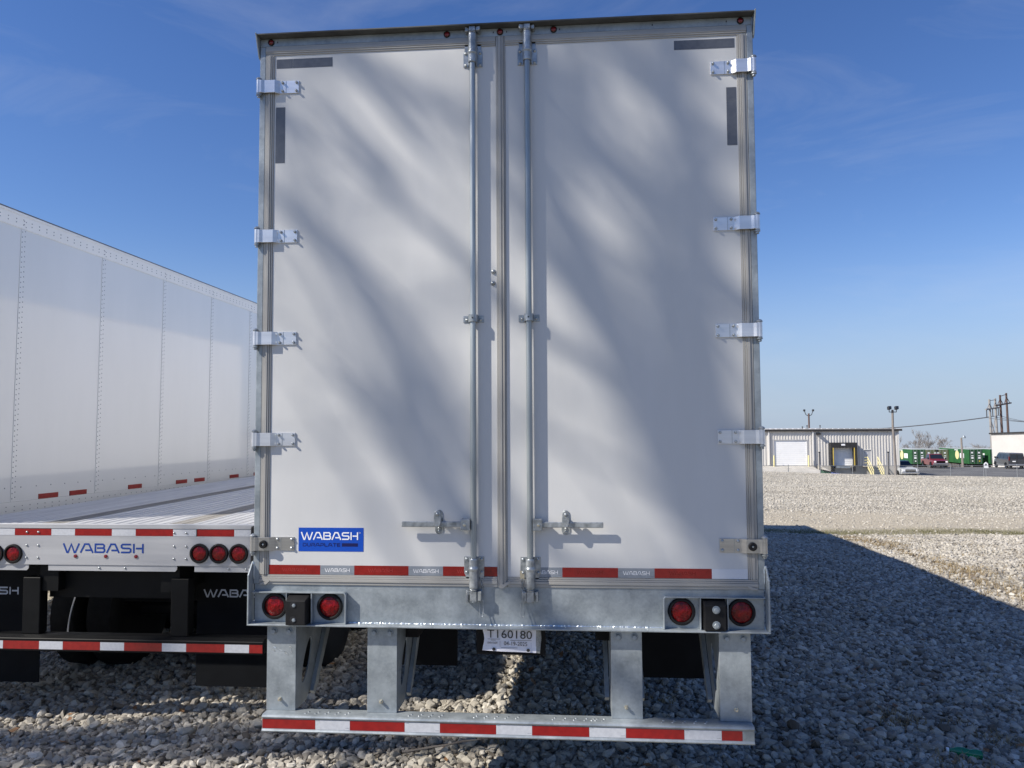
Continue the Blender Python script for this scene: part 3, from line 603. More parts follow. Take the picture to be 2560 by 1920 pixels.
for i, xc in enumerate((-1.1425, -0.616, 0.616, 1.1435)):
    x0, x1 = xc - 0.0762, xc + 0.0762
    po = bx('guard_post', 'galv', T, x0, x1, -0.001, 0.006, 0.5355, 0.9715, bevel=0.001)
    for s in (-1, 1):                                                            # side flanges with an oval hole, deep at the top
        xa = x0 if s < 0 else x1; fl = MB(); a, b = sorted((xa, xa - s * 0.006))
        outl = [(0.0065, 0.5355), (0.17, 0.5355), (0.24, 0.60), (0.50, 0.9715), (0.0065, 0.9715)]
        hole = [(0.165 + 0.05 * math.cos(t) + 0.055 * math.sin(t), 0.745 + 0.105 * math.sin(t)) for t in np.linspace(0, 2 * math.pi, 20, endpoint=False)]
        # ring between outline and hole, built as a fan of quads
        ang = lambda p: math.atan2(p[1] - 0.745, p[0] - 0.165)
        def hit(t):
            dx_, dz_ = math.cos(t), math.sin(t); best = 9
            for q in range(len(outl)):
                (y1, z1), (y2, z2) = outl[q], outl[(q + 1) % len(outl)]; ex, ez = y2 - y1, z2 - z1; den = dx_ * ez - dz_ * ex
                if abs(den) < 1e-9: continue
                u_ = ((y1 - 0.165) * ez - (z1 - 0.745) * ex) / den; w_ = ((y1 - 0.165) * dz_ - (z1 - 0.745) * dx_) / den
                if u_ > 0 and -1e-6 <= w_ <= 1 + 1e-6: best = min(best, u_)
            return (0.165 + dx_ * best, 0.745 + dz_ * best)
        angs = sorted([ang(p) for p in hole] + [ang(p) for p in outl]); rh = []; ro = []
        hs = sorted(hole, key=ang)
        for t in angs:
            ro.append(hit(t)); aa = [ang(p) for p in hs]; j = next((q for q in range(len(hs)) if aa[q] >= t - 1e-9), 0); p1 = hs[j - 1]; p2 = hs[j]
            a1, a2 = aa[j - 1], aa[j]
            if j == 0: a2 += 2 * math.pi; tt = t + 2 * math.pi if t < aa[-1] else t
            else: tt = t
            k = (tt - a1) / max(1e-9, a2 - a1); rh.append((p1[0] + (p2[0] - p1[0]) * k, p1[1] + (p2[1] - p1[1]) * k))
        n_ = len(angs); vs_ = [(a, *p) for p in ro] + [(a, *p) for p in rh] + [(b, *p) for p in ro] + [(b, *p) for p in rh]; fs = []
        for q in range(n_):
            r_ = (q + 1) % n_; fs += [(q, r_, n_ + r_, n_ + q), (2 * n_ + q, 3 * n_ + q, 3 * n_ + r_, 2 * n_ + r_), (q, 2 * n_ + q, 2 * n_ + r_, r_), (n_ + q, n_ + r_, 3 * n_ + r_, 3 * n_ + q)]
        fl.add(vs_, fs); fl.build('side_flange', 'galv', po)
    # inner brace: a tapered channel set behind, showing past the flange on the inboard side
    for s in ((-1, 1) if i == 2 else (1,) if i < 2 else (-1,)):
        xa = (x1 + 0.004) if s > 0 else (x0 - 0.004)
        MB().prism([(0.20, 0.57), (0.23, 0.545), (0.56, 0.93), (0.56, 0.97), (0.50, 0.97)], 'x', *sorted((xa, xa + s * 0.022))).build('brace', 'galv', po)
    for xx in (-0.040, 0.040): inst('bolt', washer_b, (xc + xx, -0.001, 0.934), po, (0, random.random(), 0))
    MB().lathe((xc - 0.004 * (1 if i < 3 else 0), -0.001, 0.592), (0, -1, 0), [(0.0105, 0), (0.0105, 0.003), (0.0075, 0.0035), (0.0075, 0.016), (0.005, 0.019)], 6).build('plug_bolt', 'zinc_yellow', po)
# scuffs of bare zinc on the first post
mb = MB()
for (x, z, l, a) in ((-1.19, 0.86, 0.03, -0.6), (-1.165, 0.845, 0.05, -0.35), (-1.128, 0.833, 0.03, -0.7), (-1.19, 0.84, 0.02, -0.5), (-1.095, 0.85, 0.03, -1.3), (-1.105, 0.858, 0.02, -0.3)):
    dx_, dz_ = math.cos(a) * l, math.sin(a) * l; mb.add([(x, -0.0022, z), (x + dx_ * 0.5 - 0.002, -0.0022, z + dz_ * 0.5 - 0.003), (x + dx_, -0.0022, z + dz_), (x + dx_ * 0.5 + 0.002, -0.0022, z + dz_ * 0.5 + 0.003)], [(0, 1, 2, 3)])
mb.build('scuff', 'weld', T, recalc=False)

# doors
for s in (-1, 1):
    a, b = (-1.2145, -0.0235) if s < 0 else (0.0265, 1.2145)
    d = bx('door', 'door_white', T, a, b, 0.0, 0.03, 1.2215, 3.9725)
    tag(d, 'left door panel with blue maker decal' if s < 0 else 'right door panel heavily dappled by branch shadow')
    # reflective tape
    if s < 0:
        reds = [(-1.2135, -0.942), (-0.763, -0.481), (-0.303, -0.0255)]; whites = [(-0.9415, -0.7635), (-0.4805, -0.3035)]
    else:
        reds = [(0.3025, 0.5795), (0.7595, 1.039)]; whites = [(0.125, 0.302), (0.580, 0.759)]
    for q, (u, v) in enumerate(reds):
        t = bx('red_tape', 'tape_red_dark' if s < 0 else 'tape_red', d, u, v, -0.0012, -0.0002, 1.2225, 1.2705)
        word('tape_lettering', 'WABASH', u + 0.072, u + 0.072 + 0.128, 1.2385, 1.2555, -0.0016, 'print_faint' if s < 0 else 'tape_red_dark', t, th=0.13)
    for u, v in whites:
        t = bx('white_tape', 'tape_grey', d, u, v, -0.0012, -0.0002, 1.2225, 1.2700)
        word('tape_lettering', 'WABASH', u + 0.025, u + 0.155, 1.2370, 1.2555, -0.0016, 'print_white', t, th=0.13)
        bx('tape_print', 'print_grey', t, u + 0.003, u + 0.020, -0.0015, -0.0012, 1.2545, 1.2555); bx('tape_print', 'print_grey', t, v - 0.021, v - 0.003, -0.0015, -0.0012, 1.230, 1.231)
    if s > 0:
        bx('white_tape', 'tape_white_door', d, 1.0395, 1.2135, -0.0012, -0.0002, 1.2225, 1.2705)
    # silver corner tape
    if s < 0:
        q4 = [(-1.205, -1.1165, 3.902, 3.952), (-1.1145, -0.899, 3.902, 3.952), (-1.206, -1.155, 3.386, 3.689)]
    else:
        q4 = [(0.899, 1.204, 3.908, 3.957), (1.158, 1.208, 3.630, 3.701), (1.158, 1.208, 3.400, 3.6285)]
    for u, v, z0, z1 in q4: bx('silver_tape', 'tape_silver', d, u, v, -0.0012, -0.0002, z0, z1)
    # rubber-and-aluminium seal: three stepped ridges round the panel
    def seal(nm, p0, p1, horiz, w, par):
        m_ = MB(); st = [(0.0, 0.30, -0.007), (0.30, 0.62, -0.012), (0.62, 0.80, -0.009), (0.80, 1.0, -0.005)]
        for f0, f1, yy in st:
            if horiz: m_.box(p0, p1, yy, 0.04, w[0] + (w[1] - w[0]) * f0 + 0.0004, w[0] + (w[1] - w[0]) * f1 - 0.0004)
            else: m_.box(w[0] + (w[1] - w[0]) * f0 + (0.0004 if w[1] > w[0] else -0.0004), w[0] + (w[1] - w[0]) * f1 - (0.0004 if w[1] > w[0] else -0.0004), yy, 0.04, p0, p1)
        return m_.build(nm, 'trim', par, bevel=0.001)
    if s < 0:
        seal('side_seal', 1.2215, 3.9725, False, (-1.262, -1.2155), d); seal('top_seal', -1.2615, -0.0245, True, (4.021, 3.9735), d); seal('bottom_seal', -1.262, -0.024, True, (1.1715, 1.2205), d)
    else:
        seal('side_seal', 1.2215, 3.9725, False, (1.262, 1.2155), d); seal('top_seal', 0.026, 1.2615, True, (4.021, 3.9735), d); seal('bottom_seal', 0.027, 1.262, True, (1.1715, 1.2205), d)
        m_ = MB()
        for x0, x1, yy in ((-0.0230, -0.0120, -0.006), (-0.0115, 0.0040, -0.012), (0.0045, 0.0120, -0.009), (0.0125, 0.0180, -0.013), (0.0185, 0.0255, -0.006)): m_.box(x0, x1, yy, 0.04, 1.172, 4.020)
        m_.build('centre_seal', 'trim', d, bevel=0.001)
    MB().prism([(s * 1.262, 1.1712), (s * 1.225, 1.172), (s * 1.205, 1.190), (s * 1.209, 1.194), (s * 1.252, 1.178)], 'y', -0.0145, -0.005).build('seal_corner', 'trim', d)
MB().prism([(-0.018, 1.170), (0.026, 1.200), (0.042, 1.203), (0.036, 1.190), (0.002, 1.166)], 'y', -0.0165, -0.005).build('seal_flap', 'trim', T)
for x, z in ((-0.0395, 2.777), (-0.0425, 2.717)):
    MB().lathe((x, 0, z), (0, -1, 0), [(0.013, 0), (0.012, 0.005), (0.008, 0.010), (0.0, 0.012)], 14, cap=False).build('rivet', 'zinc', T, smooth=True)
# maker decal
dc = bx('maker_decal', 'decal_blue', T, -1.058, -0.716, -0.0012, -0.0002, 1.341, 1.462); tag(dc, 'blue decal reading WABASH DURAPLATE')
word('decal_lettering', 'WABASH', -1.043, -0.744, 1.4005, 1.4395, -0.0017, 'print_white', dc, th=0.16)
word('decal_lettering', 'DURAPLATE', -1.035, -0.838, 1.3665, 1.3835, -0.0017, 'print_navy', dc, th=0.17, gap=0.22)
bx('decal_bar', 'print_navy', dc, -0.829, -0.745, -0.0017, -0.0013, 1.3665, 1.3835)
typed('decal_mark', 'TM', -0.741, 1.4335, -0.0017, 0.0055, 'print_white', dc)
# hinges
for s in (-1, 1):
    for k, zc in enumerate((3.797, 2.989, 2.447, 1.918, 1.380) if s < 0 else (3.803, 2.995, 2.453, 1.921, 1.386)):
        mt = 'alu' if k < 4 else 'stainless'
        pr = [(1.080, 0.0), (1.080, -0.006), (1.183, -0.006), (1.205, -0.026), (1.262, -0.026), (1.276, -0.034), (1.292, -0.034), (1.292, -0.026), (1.280, -0.022), (1.262, -0.020), (1.207, -0.020), (1.185, 0.0)]
        st = MB().prism([(s * a_, b_) for a_, b_ in pr], 'z', zc - 0.034, zc + 0.034).build('hinge', mt, T, bevel=0.0008)
        kn = MB().lathe((s * 1.2925, -0.022, zc - 0.036), (0, 0, 1), [(0.0135, 0), (0.0135, 0.072)], 16).build('knuckle', mt, st, smooth=True)
        MB().lathe((s * 1.2925, -0.022, zc - 0.0605), (0, 0, 1), [(0.005, 0), (0.009, 0.002), (0.009, 0.012), (0.0145, 0.013), (0.0145, 0.020), (0.010, 0.0225), (0.010, 0.0985), (0.0155, 0.0995), (0.0155, 0.104), (0.010, 0.110), (0.003, 0.113)], 14).build('pin', 'zinc', st, smooth=True)
        for xx in (1.092, 1.168):
            for zz in (-0.0225, 0.0225): inst('bolt', small_b if k < 4 else dome, (s * xx, -0.006, zc + zz), st)
        bx('stamp_line', 'zinc', st, *sorted((s * 1.151, s * 1.149)), -0.0072, -0.0062, zc - 0.0335, zc + 0.0335)
        if k == 4:
            gm = MB().lathe((s * 1.234, -0.026, zc - 0.001), (0, -1, 0), [(0.0205, 0), (0.0205, 0.010), (0.017, 0.014), (0.010, 0.014), (0.008, 0.008), (0.0, 0.008)], 20, cap=False).build('hold_back', 'rubber', st, smooth=True)
            MB().lathe((s * 1.234, -0.0335, zc - 0.001), (0, -1, 0), [(0.006, 0), (0.005, 0.003), (0, 0.004)], 10, cap=False).build('bolt', 'zinc', gm)
    # hinge butt fixed on the post side
# lock rods
def bracket(parent, x, z0, z1, up):
    mb = MB(); w = 0.051
    zz0, zz1 = z0, z1
    if up: o_ = [(-w, z0), (w, z0), (w, z0 + 0.075), (0.044, z0 + 0.095), (0.044, z1), (-0.044, z1), (-0.044, z0 + 0.095), (-w, z0 + 0.075)]
    else: o_ = [(-w, z1), (-w, z1 - 0.08), (-0.042, z1 - 0.1), (-0.042, z0), (0.042, z0), (0.042, z1 - 0.1), (w, z1 - 0.08), (w, z1)]
    return mb.prism([(x + a_, b_) for a_, b_ in o_], 'y', -0.005, -0.0003).build('bracket', 'zinc', parent, bevel=0.001)
for s in (-1, 1):
    x = s * 0.143; Y = -0.028
    rod = MB().cyl((x, Y, 1.10), (x, Y, 4.055), 0.0155, 20).build('lock_rod', 'galv_rod', T, smooth=True)
    for up, z0, z1 in ((True, 3.862, 3.998), (False, 1.186, 1.322)):
        br = bracket(T, x, z0, z1, up)
        if up: pf = [(0.019, 3.874), (0.0215, 3.876), (0.022, 3.8785), (0.022, 3.881), (0.022, 3.914), (0.0225, 3.918), (0.0255, 3.923), (0.0262, 3.927), (0.0255, 3.931), (0.0230, 3.936), (0.0225, 3.940), (0.0225, 3.944), (0.0225, 4.021), (0.0225, 4.025), (0.021, 4.029), (0.017, 4.0305)]
        else: pf = [(0.017, 1.168), (0.021, 1.1688), (0.0225, 1.172), (0.0225, 1.176), (0.0225, 1.251), (0.0225, 1.255), (0.0262, 1.260), (0.0275, 1.265), (0.0262, 1.270), (0.0220, 1.276), (0.0215, 1.280), (0.0215, 1.284), (0.0215, 1.309), (0.0212, 1.313), (0.019, 1.317)]
        MB().lathe((x, Y, 0), (0, 0, 1), pf, 20, cap=False).build('sleeve', 'zinc', br, smooth=True)
        for dx_ in (-0.038, 0.038):
            for zz in ((z0 + 0.010, z0 + 0.073) if up else (z1 - 0.012, z1 - 0.078)): inst('bolt', dome, (x + dx_, -0.005, zz), br)
            MB().lathe((x + dx_ * 0.95, -0.0052, z1 - 0.012 if up else z0 + 0.012), (0, -1, 0), [(0.0032, 0), (0.0032, 0.0004)], 8).build('hole', 'print_black', br)
            # raised wings that clamp the sleeve
            MB().prism([(x + dx_ * 0.62, -0.0052), (x + dx_ * 0.62, -0.016), (x + dx_ * 0.50, -0.024), (x + dx_ * 0.44, -0.022), (x + dx_ * 0.54, -0.0052)], 'z', z0 + (0.004 if up else 0.018), z1 - (0.018 if up else 0.004)).build('clamp_wing', 'zinc', br)
    # cams and keepers
    for up in (True, False):
        z = 4.036 if up else 1.160; q = 1 if up else -1
        cm = MB(); cm.lathe((x, Y, z - q * 0.004), (0, 0, q), [(0.021, 0), (0.021, 0.005), (0.017, 0.008)], 16)
        cm.prism([(x - 0.017, Y - 0.016), (x + 0.017, Y - 0.016), (x + 0.015, Y + 0.012), (x - 0.015, Y + 0.012)], 'z', *sorted((z + q * 0.004, z + q * (0.028 if up else 0.056))))
        cm.prism([(x - s * 0.018, Y - 0.010), (x - s * 0.040, Y - 0.016), (x - s * 0.043, Y - 0.004), (x - s * 0.036, Y + 0.012), (x - s * 0.018, Y + 0.008)], 'z', *sorted((z + q * 0.006, z + q * (0.028 if up else 0.052))))
        cm.prism([(x + s * 0.018, Y - 0.004), (x + s * 0.033, Y - 0.010), (x + s * 0.036, Y + 0.010), (x + s * 0.018, Y + 0.010)], 'z', *sorted((z + q * 0.006, z + q * 0.024)))
        cm.build('cam', 'zinc', T, bevel=0.002)
        kp = MB(); w0 = z + q * 0.004
        for e in (-1, 1):
            kp.prism([(x + e * 0.026, -0.004), (x + e * 0.026, Y - 0.006), (x + e * 0.037, Y - 0.010), (x + e * 0.040, -0.004)], 'z', *sorted((w0 + q * 0.0, w0 + q * ((0.024 if up else 0.058) if e == -1 else (0.020 if up else 0.05)))))
        kp.build('keeper', 'zinc', T, bevel=0.0015)
    # middle guide
    gd = MB().box(x - 0.054, x - 0.0225, -0.004, -0.0003, 2.513, 2.549).box(x + 0.0225, x + 0.054, -0.004, -0.0003, 2.513, 2.549).build('guide', 'zinc', T, bevel=0.002)
    ring = [(x + 0.0235 * math.cos(t), Y - 0.0235 * math.sin(t)) for t in np.linspace(0, math.pi, 13)]
    ring = [(x + 0.0235, -0.0005)] + ring + [(x - 0.0235, -0.0005), (x - 0.0190, -0.0005)] + [(x + 0.019 * math.cos(t), Y - 0.019 * math.sin(t)) for t in np.linspace(math.pi, 0, 13)] + [(x + 0.0190, -0.0005)]
    MB().prism(ring, 'z', 2.514, 2.551).build('strap', 'zinc', gd, smooth=True)
    MB().lathe((x, Y - 0.0238, 2.533), (0, -1, 0), [(0.004, 0), (0.004, 0.0004)], 10).build('hole', 'print_black', gd)
    for e in (-1, 1): inst('bolt', dome, (x + e * 0.036, -0.004, 2.528), gd)
    # handle and catch
    h = MB(); hx = s * 0.158
    h.prism([(s * 0.190, -0.034), (s * 0.190, -0.045), (s * 0.295, -0.045), (s * 0.345, -0.045), (s * 0.360, -0.045), (s * 0.508, -0.045), (s * 0.508, -0.034), (s * 0.190, -0.034)][:2] + [(s * 0.508, -0.045), (s * 0.508, -0.034)], 'z', 1.4735, 1.5015)
    hn = h.build('handle', 'zinc', T, bevel=0.003, seg=2)
    MB().box(*sorted((s * 0.158, s * 0.205)), -0.052, -0.014, 1.457, 1.516).build('clevis', 'zinc', hn, bevel=0.003)
    MB().lathe((s * 0.186, -0.052, 1.487), (0, -1, 0), [(0.0075, 0), (0.0075, 0.003), (0.004, 0.004)], 10).build('pin', 'zinc_yellow', hn)
    ct = MB().prism([(s * 0.322 + 0.022 * math.cos(t), 1.456 + 0.024 * math.sin(t)) for t in np.linspace(math.pi, 2 * math.pi, 9)] + [(s * 0.322 + 0.018 * math.cos(t), 1.536 + 0.02 * math.sin(t)) for t in np.linspace(0, math.pi, 9)], 'y', -0.004, -0.0003).build('catch', 'zinc', T, bevel=0.0008)
    MB().prism([(s * 0.322 + 0.0165 * math.cos(t), 1.540 + 0.0185 * math.sin(t)) for t in np.linspace(0, math.pi, 9)] + [(s * 0.322 - 0.0185, 1.520), (s * 0.322 - 0.0165, 1.490), (s * 0.322 - 0.008, 1.478), (s * 0.322 + 0.010, 1.478), (s * 0.322 + 0.0165, 1.492), (s * 0.322 + 0.0185, 1.515)], 'y', -0.060, -0.048).build('latch_plate', 'zinc', ct, bevel=0.002)
    bx('latch_hook', 'zinc', ct, s * 0.322 - 0.012, s * 0.322 + 0.012, -0.0475, -0.0042, 1.503, 1.520)
    inst('bolt', dome, (s * 0.322, -0.060, 1.541), ct); inst('bolt', dome, (s * 0.322, -0.004, 1.448), ct); inst('bolt', dome, (s * 0.322, -0.004, 1.464), ct)
    # seal chain with its long loop
    xc = -0.103 if s < 0 else 0.1015
    ch = MB().prism([(xc - 0.012, 1.254), (xc + 0.011, 1.250), (xc + 0.010, 1.205), (xc - 0.010, 1.205)], 'y', -0.0075, -0.0055).build('chain_tab', 'zinc' if s < 0 else 'zinc_yellow', T)
    z = 1.213
    for q in range(6):
        hh = 0.0105; w_ = 0.0055; flat = q % 2 == 0
        loop = [(xc + (w_ * math.cos(t) if flat else 0), -0.0140 - (0 if flat else w_ * math.cos(t)), z - hh + (hh) * math.sin(t)) for t in np.linspace(0, 2 * math.pi, 12, endpoint=False)]
        MB().tube(loop, 0.0026, 5, True).build('chain_link', 'zinc', ch, smooth=True); z -= 0.0172
    r_ = 0.0085; top = z - 0.002; bot = top - 0.080
    loop = [(xc + r_ * math.cos(t), -0.016, top - r_ + r_ * math.sin(t)) for t in np.linspace(0, math.pi, 8)] + [(xc + r_ * math.cos(t), -0.030, bot + r_ + r_ * math.sin(t)) for t in np.linspace(math.pi, 2 * math.pi, 8)]
    MB().tube(loop, 0.0023, 6, True).build('chain_loop', 'zinc', ch, smooth=True)
# paper number sheet in its holder below the sill
ph = bx('plate_holder', 'black_paint', T, -0.135, 0.215, 0.016, 0.020, 0.830, 0.9715)
mb = MB(); n_ = 24; vs_ = []; fs = []
for i in range(n_ + 1):
    u = i / n_; x = -0.104 + 0.272 * u
    for j in range(7):
        v = j / 6; xx = x + (0.010 * math.sin(v * 3.1) ** 2 * (1 - u)); vs_.append((xx, 0.009 + 0.003 * math.sin(u * 7 + v * 2) - 0.004 * v * v, 0.9712 - (0.118 + 0.009 * u) * v))
for i in range(n_):
    for j in range(6): fs.append((i * 7 + j, i * 7 + j + 1, (i + 1) * 7 + j + 1, (i + 1) * 7 + j))
pp = mb.add(vs_, fs).build('paper_sheet', 'paper', ph, smooth=True)
MB().add([(0.168, 0.009, 0.970), (0.191, 0.011, 0.970), (0.194, 0.010, 0.915), (0.186, 0.008, 0.842), (0.165, 0.009, 0.845)], [(0, 1, 2, 3, 4)]).build('plastic_sleeve', 'plastic_film', ph, recalc=False)
typed('number_print', 'T160180', -0.0785, 0.918, 0.0005, 0.0405, 'print_black', pp, width=0.226, tilt=-0.022)
typed('number_print', '04-19-2025', 0.006, 0.8815, 0.0005, 0.0195, 'print_black', pp, width=0.117, tilt=-0.024)
typed('number_print', '0401509', -0.077, 0.888, 0.0005, 0.0105, 'print_black', pp, width=0.050, tilt=-0.018)
mb = MB()
for (x0, x1, z) in ((-0.076, -0.014, 0.9105), (0.037, 0.145, 0.9055), (-0.060, -0.036, 0.905), (-0.008, 0.074, 0.868)): mb.box(x0, x1, 0.0000, 0.0003, z, z + 0.0020)
for (x0, x1, z0, z1) in ((-0.084, -0.0837, 0.876, 0.904), (-0.016, -0.0152, 0.874, 0.902), (-0.0105, -0.0097, 0.871, 0.902), (0.1425, 0.1433, 0.868, 0.896)): mb.box(x0, x1, 0.0000, 0.0003, z0, z1)
mb.build('number_print', 'print_grey', pp)
for x, z in ((-0.045, 0.861), (0.128, 0.858)): MB().lathe((x, 0.0008, z), (0, -1, 0), [(0.0082, 0), (0.0082, 0.0006)], 16).build('punch_hole', 'print_black', pp)

# ------------------------------------------------------------------ flatbed trailer on the left (rear face at y = 1.45)
FY, FC = 1.45, -3.01
F = empty('flatbed_trailer', (FC, FY, tz(FC, FY)), 'silver flatbed trailer with low black rear guard parked left of the box trailer', 'trailer')
FL = 14.0; x0, x1 = FC - 1.295, FC + 1.295
fr = bx('rear_plate', 'flat_alu', F, x0, x1, FY, FY + 0.012, 0.999, 1.2065)
bx('rear_rail', 'flat_alu', F, x0, x1, FY - 0.004, FY + 0.03, 1.2585, 1.292, bevel=0.003)
bx('tape_ledge', 'flat_alu', F, x0, x1, FY + 0.001, FY + 0.012, 1.207, 1.258)
for a in (-3.709, -3.248, -2.789, -2.336, -4.166): bx('red_tape', 'tape_red', F, a, a + 0.280, FY - 0.0005, FY + 0.0005, 1.2085, 1.2570)
for a in (-3.428, -2.968, -2.508, -2.055, -3.886): bx('white_tape', 'tape_white', F, a, a + (0.179 if a > -3.8 else 0.176), FY - 0.0005, FY + 0.0005, 1.2085, 1.2570)
word('rear_lettering', 'WABASH', -3.333, -2.726, 1.0855, 1.1525, FY - 0.001, 'print_blue', F, th=0.18)
fmk = MB().lathe((0, 0, 0), (0, -1, 0), [(0.014, 0), (0.013, 0.005), (0.0, 0.008)], 12, cap=False).mesh('marker_lamp', 'lens_dark', smooth=True)
for x in (-3.239, -3.0095, -2.782): inst('marker_lamp', fmk, (x, FY, 1.0615), F)
ring2 = MB().lathe((0, 0, 0), (0, -1, 0), [(0.070, 0), (0.070, 0.010), (0.066, 0.016), (0.057, 0.017), (0.052, 0.006), (0.051, 0.0)], 30, cap=False).mesh('tail_lamp', 'rubber', smooth=True)
for x in (-2.309, -2.165, -2.020, -3.715, -3.860, -4.004):
    l = inst('tail_lamp', ring2, (x, FY - 0.0005, 1.088 if x > -3 else 1.075), F); inst('lens', lens_me, (x, FY - 0.001, 1.088 if x > -3 else 1.075), l)
for x in (-3.615, -3.527, -2.500, -2.410):
    for z in (1.0485, 1.137, 1.232): inst('rivet', dome, (x, FY - 0.0006, z), F)
for a, b in ((-3.449, -2.478), (-2.348, x1), (x0, -3.60)):
    sk = MB().prism([(a, 0.9985), (b, 0.9985), (b, 0.972), (b - 0.014, 0.956), (a, 0.956)], 'y', FY + 0.006, FY + 0.012).build('lower_plate', 'flat_alu', F)
    for t in (0.4, 0.6): inst('rivet', dome, (a + (b - a) * t, FY + 0.006, 0.978), sk)
bx('dark_fill_plate', 'black_paint', F, -3.52, -2.54, FY + 0.13, FY + 0.16, 0.74, 0.954)  # plate added between the guard posts so the underside reads black
bx('dark_fill_box', 'underbody', F, FC - 0.7, FC + 0.62, FY + 1.5, FY + 4.0, 0.42, 0.79)  # box added under the deck to blot out the bright gravel beyond
bx('side_rail', 'flat_alu', F, x0 - 0.002, x0 + 0.05, FY + 0.031, FY + FL, 1.15, 1.285, bevel=0.004)
bx('side_rail', 'flat_alu', F, x1 - 0.05, x1 + 0.002, FY + 0.031, FY + FL, 1.15, 1.285, bevel=0.004)
# deck: extruded planks with raised ribs, wood nailing strips between
strips = [(-3.60, -3.41), (-2.61, -2.42)]
edges = [x0 + 0.052]
for a, b in strips: edges += [a, b]
edges.append(x1 - 0.052)
for k in range(0, 6, 2):
    a, b = edges[k], edges[k + 1]; npl = max(2, round((b - a) / 0.25)); w = (b - a) / npl
    for q in range(npl):
        u = a + q * w + 0.0015; v = a + (q + 1) * w - 0.0015; pr = [(u, 1.255), (v, 1.255), (v, 1.281)]
        for t in (0.86, 0.5, 0.14):
            m_ = u + (v - u) * t; pr += [(m_ + 0.017, 1.281), (m_ + 0.012, 1.287), (m_ - 0.012, 1.287), (m_ - 0.017, 1.281)]
        pr.append((u, 1.281)); MB().prism(pr, 'y', FY + 0.032, FY + FL).build('deck_plank', 'deck_alu', F)
for a, b in strips:
    for q in range(5):
        y0_ = FY + 0.033 + q * 2.79; u, v = a + 0.004, b - 0.004; m_ = (u + v) / 2 + 0.004 * (q % 2)
        bx('wood_strip', 'deck_wood', F, u, m_ - 0.0015, y0_, y0_ + 2.785, 1.25, 1.279); bx('wood_strip', 'deck_wood', F, m_ + 0.0015, v, y0_, y0_ + 2.785, 1.25, 1.277)
for x in (-3.47, -2.55): bx('main_beam', 'black_paint', F, x - 0.07, x + 0.07, FY + 0.05, FY + FL, 0.80, 1.20)
for i in range(28): bx('crossmember', 'underbody', F, x0 + 0.053, x1 - 0.053, FY + 0.2 + i * 0.48, FY + 0.24 + i * 0.48, 1.10, 1.248)
for a, b in ((-3.657, -3.525), (-2.533, -2.403)): bx('guard_post', 'black_paint', F, a, b, FY + 0.03, FY + 0.12, 0.494, 0.90, bevel=0.004)
gd2 = MB().prism([(FY - 0.01, 0.385), (FY + 0.11, 0.385), (FY + 0.11, 0.493), (FY + 0.03, 0.493), (FY - 0.01, 0.474)], 'x', FC - 1.18, -1.832).build('rear_guard', 'black_paint', F, bevel=0.003)
for a, b in ((-4.18, -3.951), (-3.766, -3.492), (-3.311, -3.031), (-2.850, -2.570), (-2.390, -2.110), (-1.930, -1.834)): bx('red_tape', 'tape_red', gd2, a, b, FY - 0.0115, FY - 0.0105, 0.3985, 0.4555)
for a, b in ((-3.950, -3.767), (-3.491, -3.312), (-3.030, -2.851), (-2.569, -2.391), (-2.109, -1.931)): bx('white_tape', 'tape_white', gd2, a, b, FY - 0.0114, FY - 0.0105, 0.3987, 0.4553)
ffy = FY + 0.42; kf = (ffy - CAM.y) / (FY - CAM.y)
def fx(x): return CAM.x + (x - CAM.x) * kf
def fz(z): return CAM.z + (z - CAM.z) * kf
for a, b in ((fx(-2.321), fx(-2.321) + 0.62), (fx(-3.654) - 0.62, fx(-3.654) + 0.17)):
    fl_ = bx('mud_flap', 'flap_black', F, a, b, ffy, ffy + 0.01, 0.02, 1.09)
    tx0 = a + 0.055 if a > -3.5 else b - 0.17 - 0.60
    word('flap_lettering', 'WABASH', tx0, tx0 + 0.52 if a > -3.5 else b - 0.182, fz(0.783), fz(0.836), ffy - 0.001, 'flap_letter', fl_, th=0.2)
axles(F, FC, (3.05, 4.30), 0.33)
MB().tube([(-3.522 + 0.012 * t + 0.060 * t * t, 1.80, 0.40 + 0.34 * t) for t in np.linspace(0, 1, 9)], 0.0055, 6).build('air_hose', 'alu', F, smooth=True)
MB().cyl((-3.25, 2.1, 0.72), (-2.72, 2.1, 0.72), 0.12, 20).build('air_tank', 'black_paint', F, smooth=True)
bx('bumper_block', 'rubber', F, -1.925, x1 + 0.02, FY - 0.03, FY - 0.001, 1.00, 1.285, bevel=0.012, seg=2)

# ------------------------------------------------------------------ white box trailer at the far left: its side wall runs away from the camera
VR = Matrix.Translation((-4.96, 5.0, 0)) @ Matrix.Rotation(-0.034, 4, 'Z') @ Matrix.Rotation(-0.0135, 4, 'X')
V = empty('side_trailer', (-4.9, 0.3, tz(-4.9, 0.3)), 'tall white box trailer beyond the flatbed with riveted side panels', 'trailer')
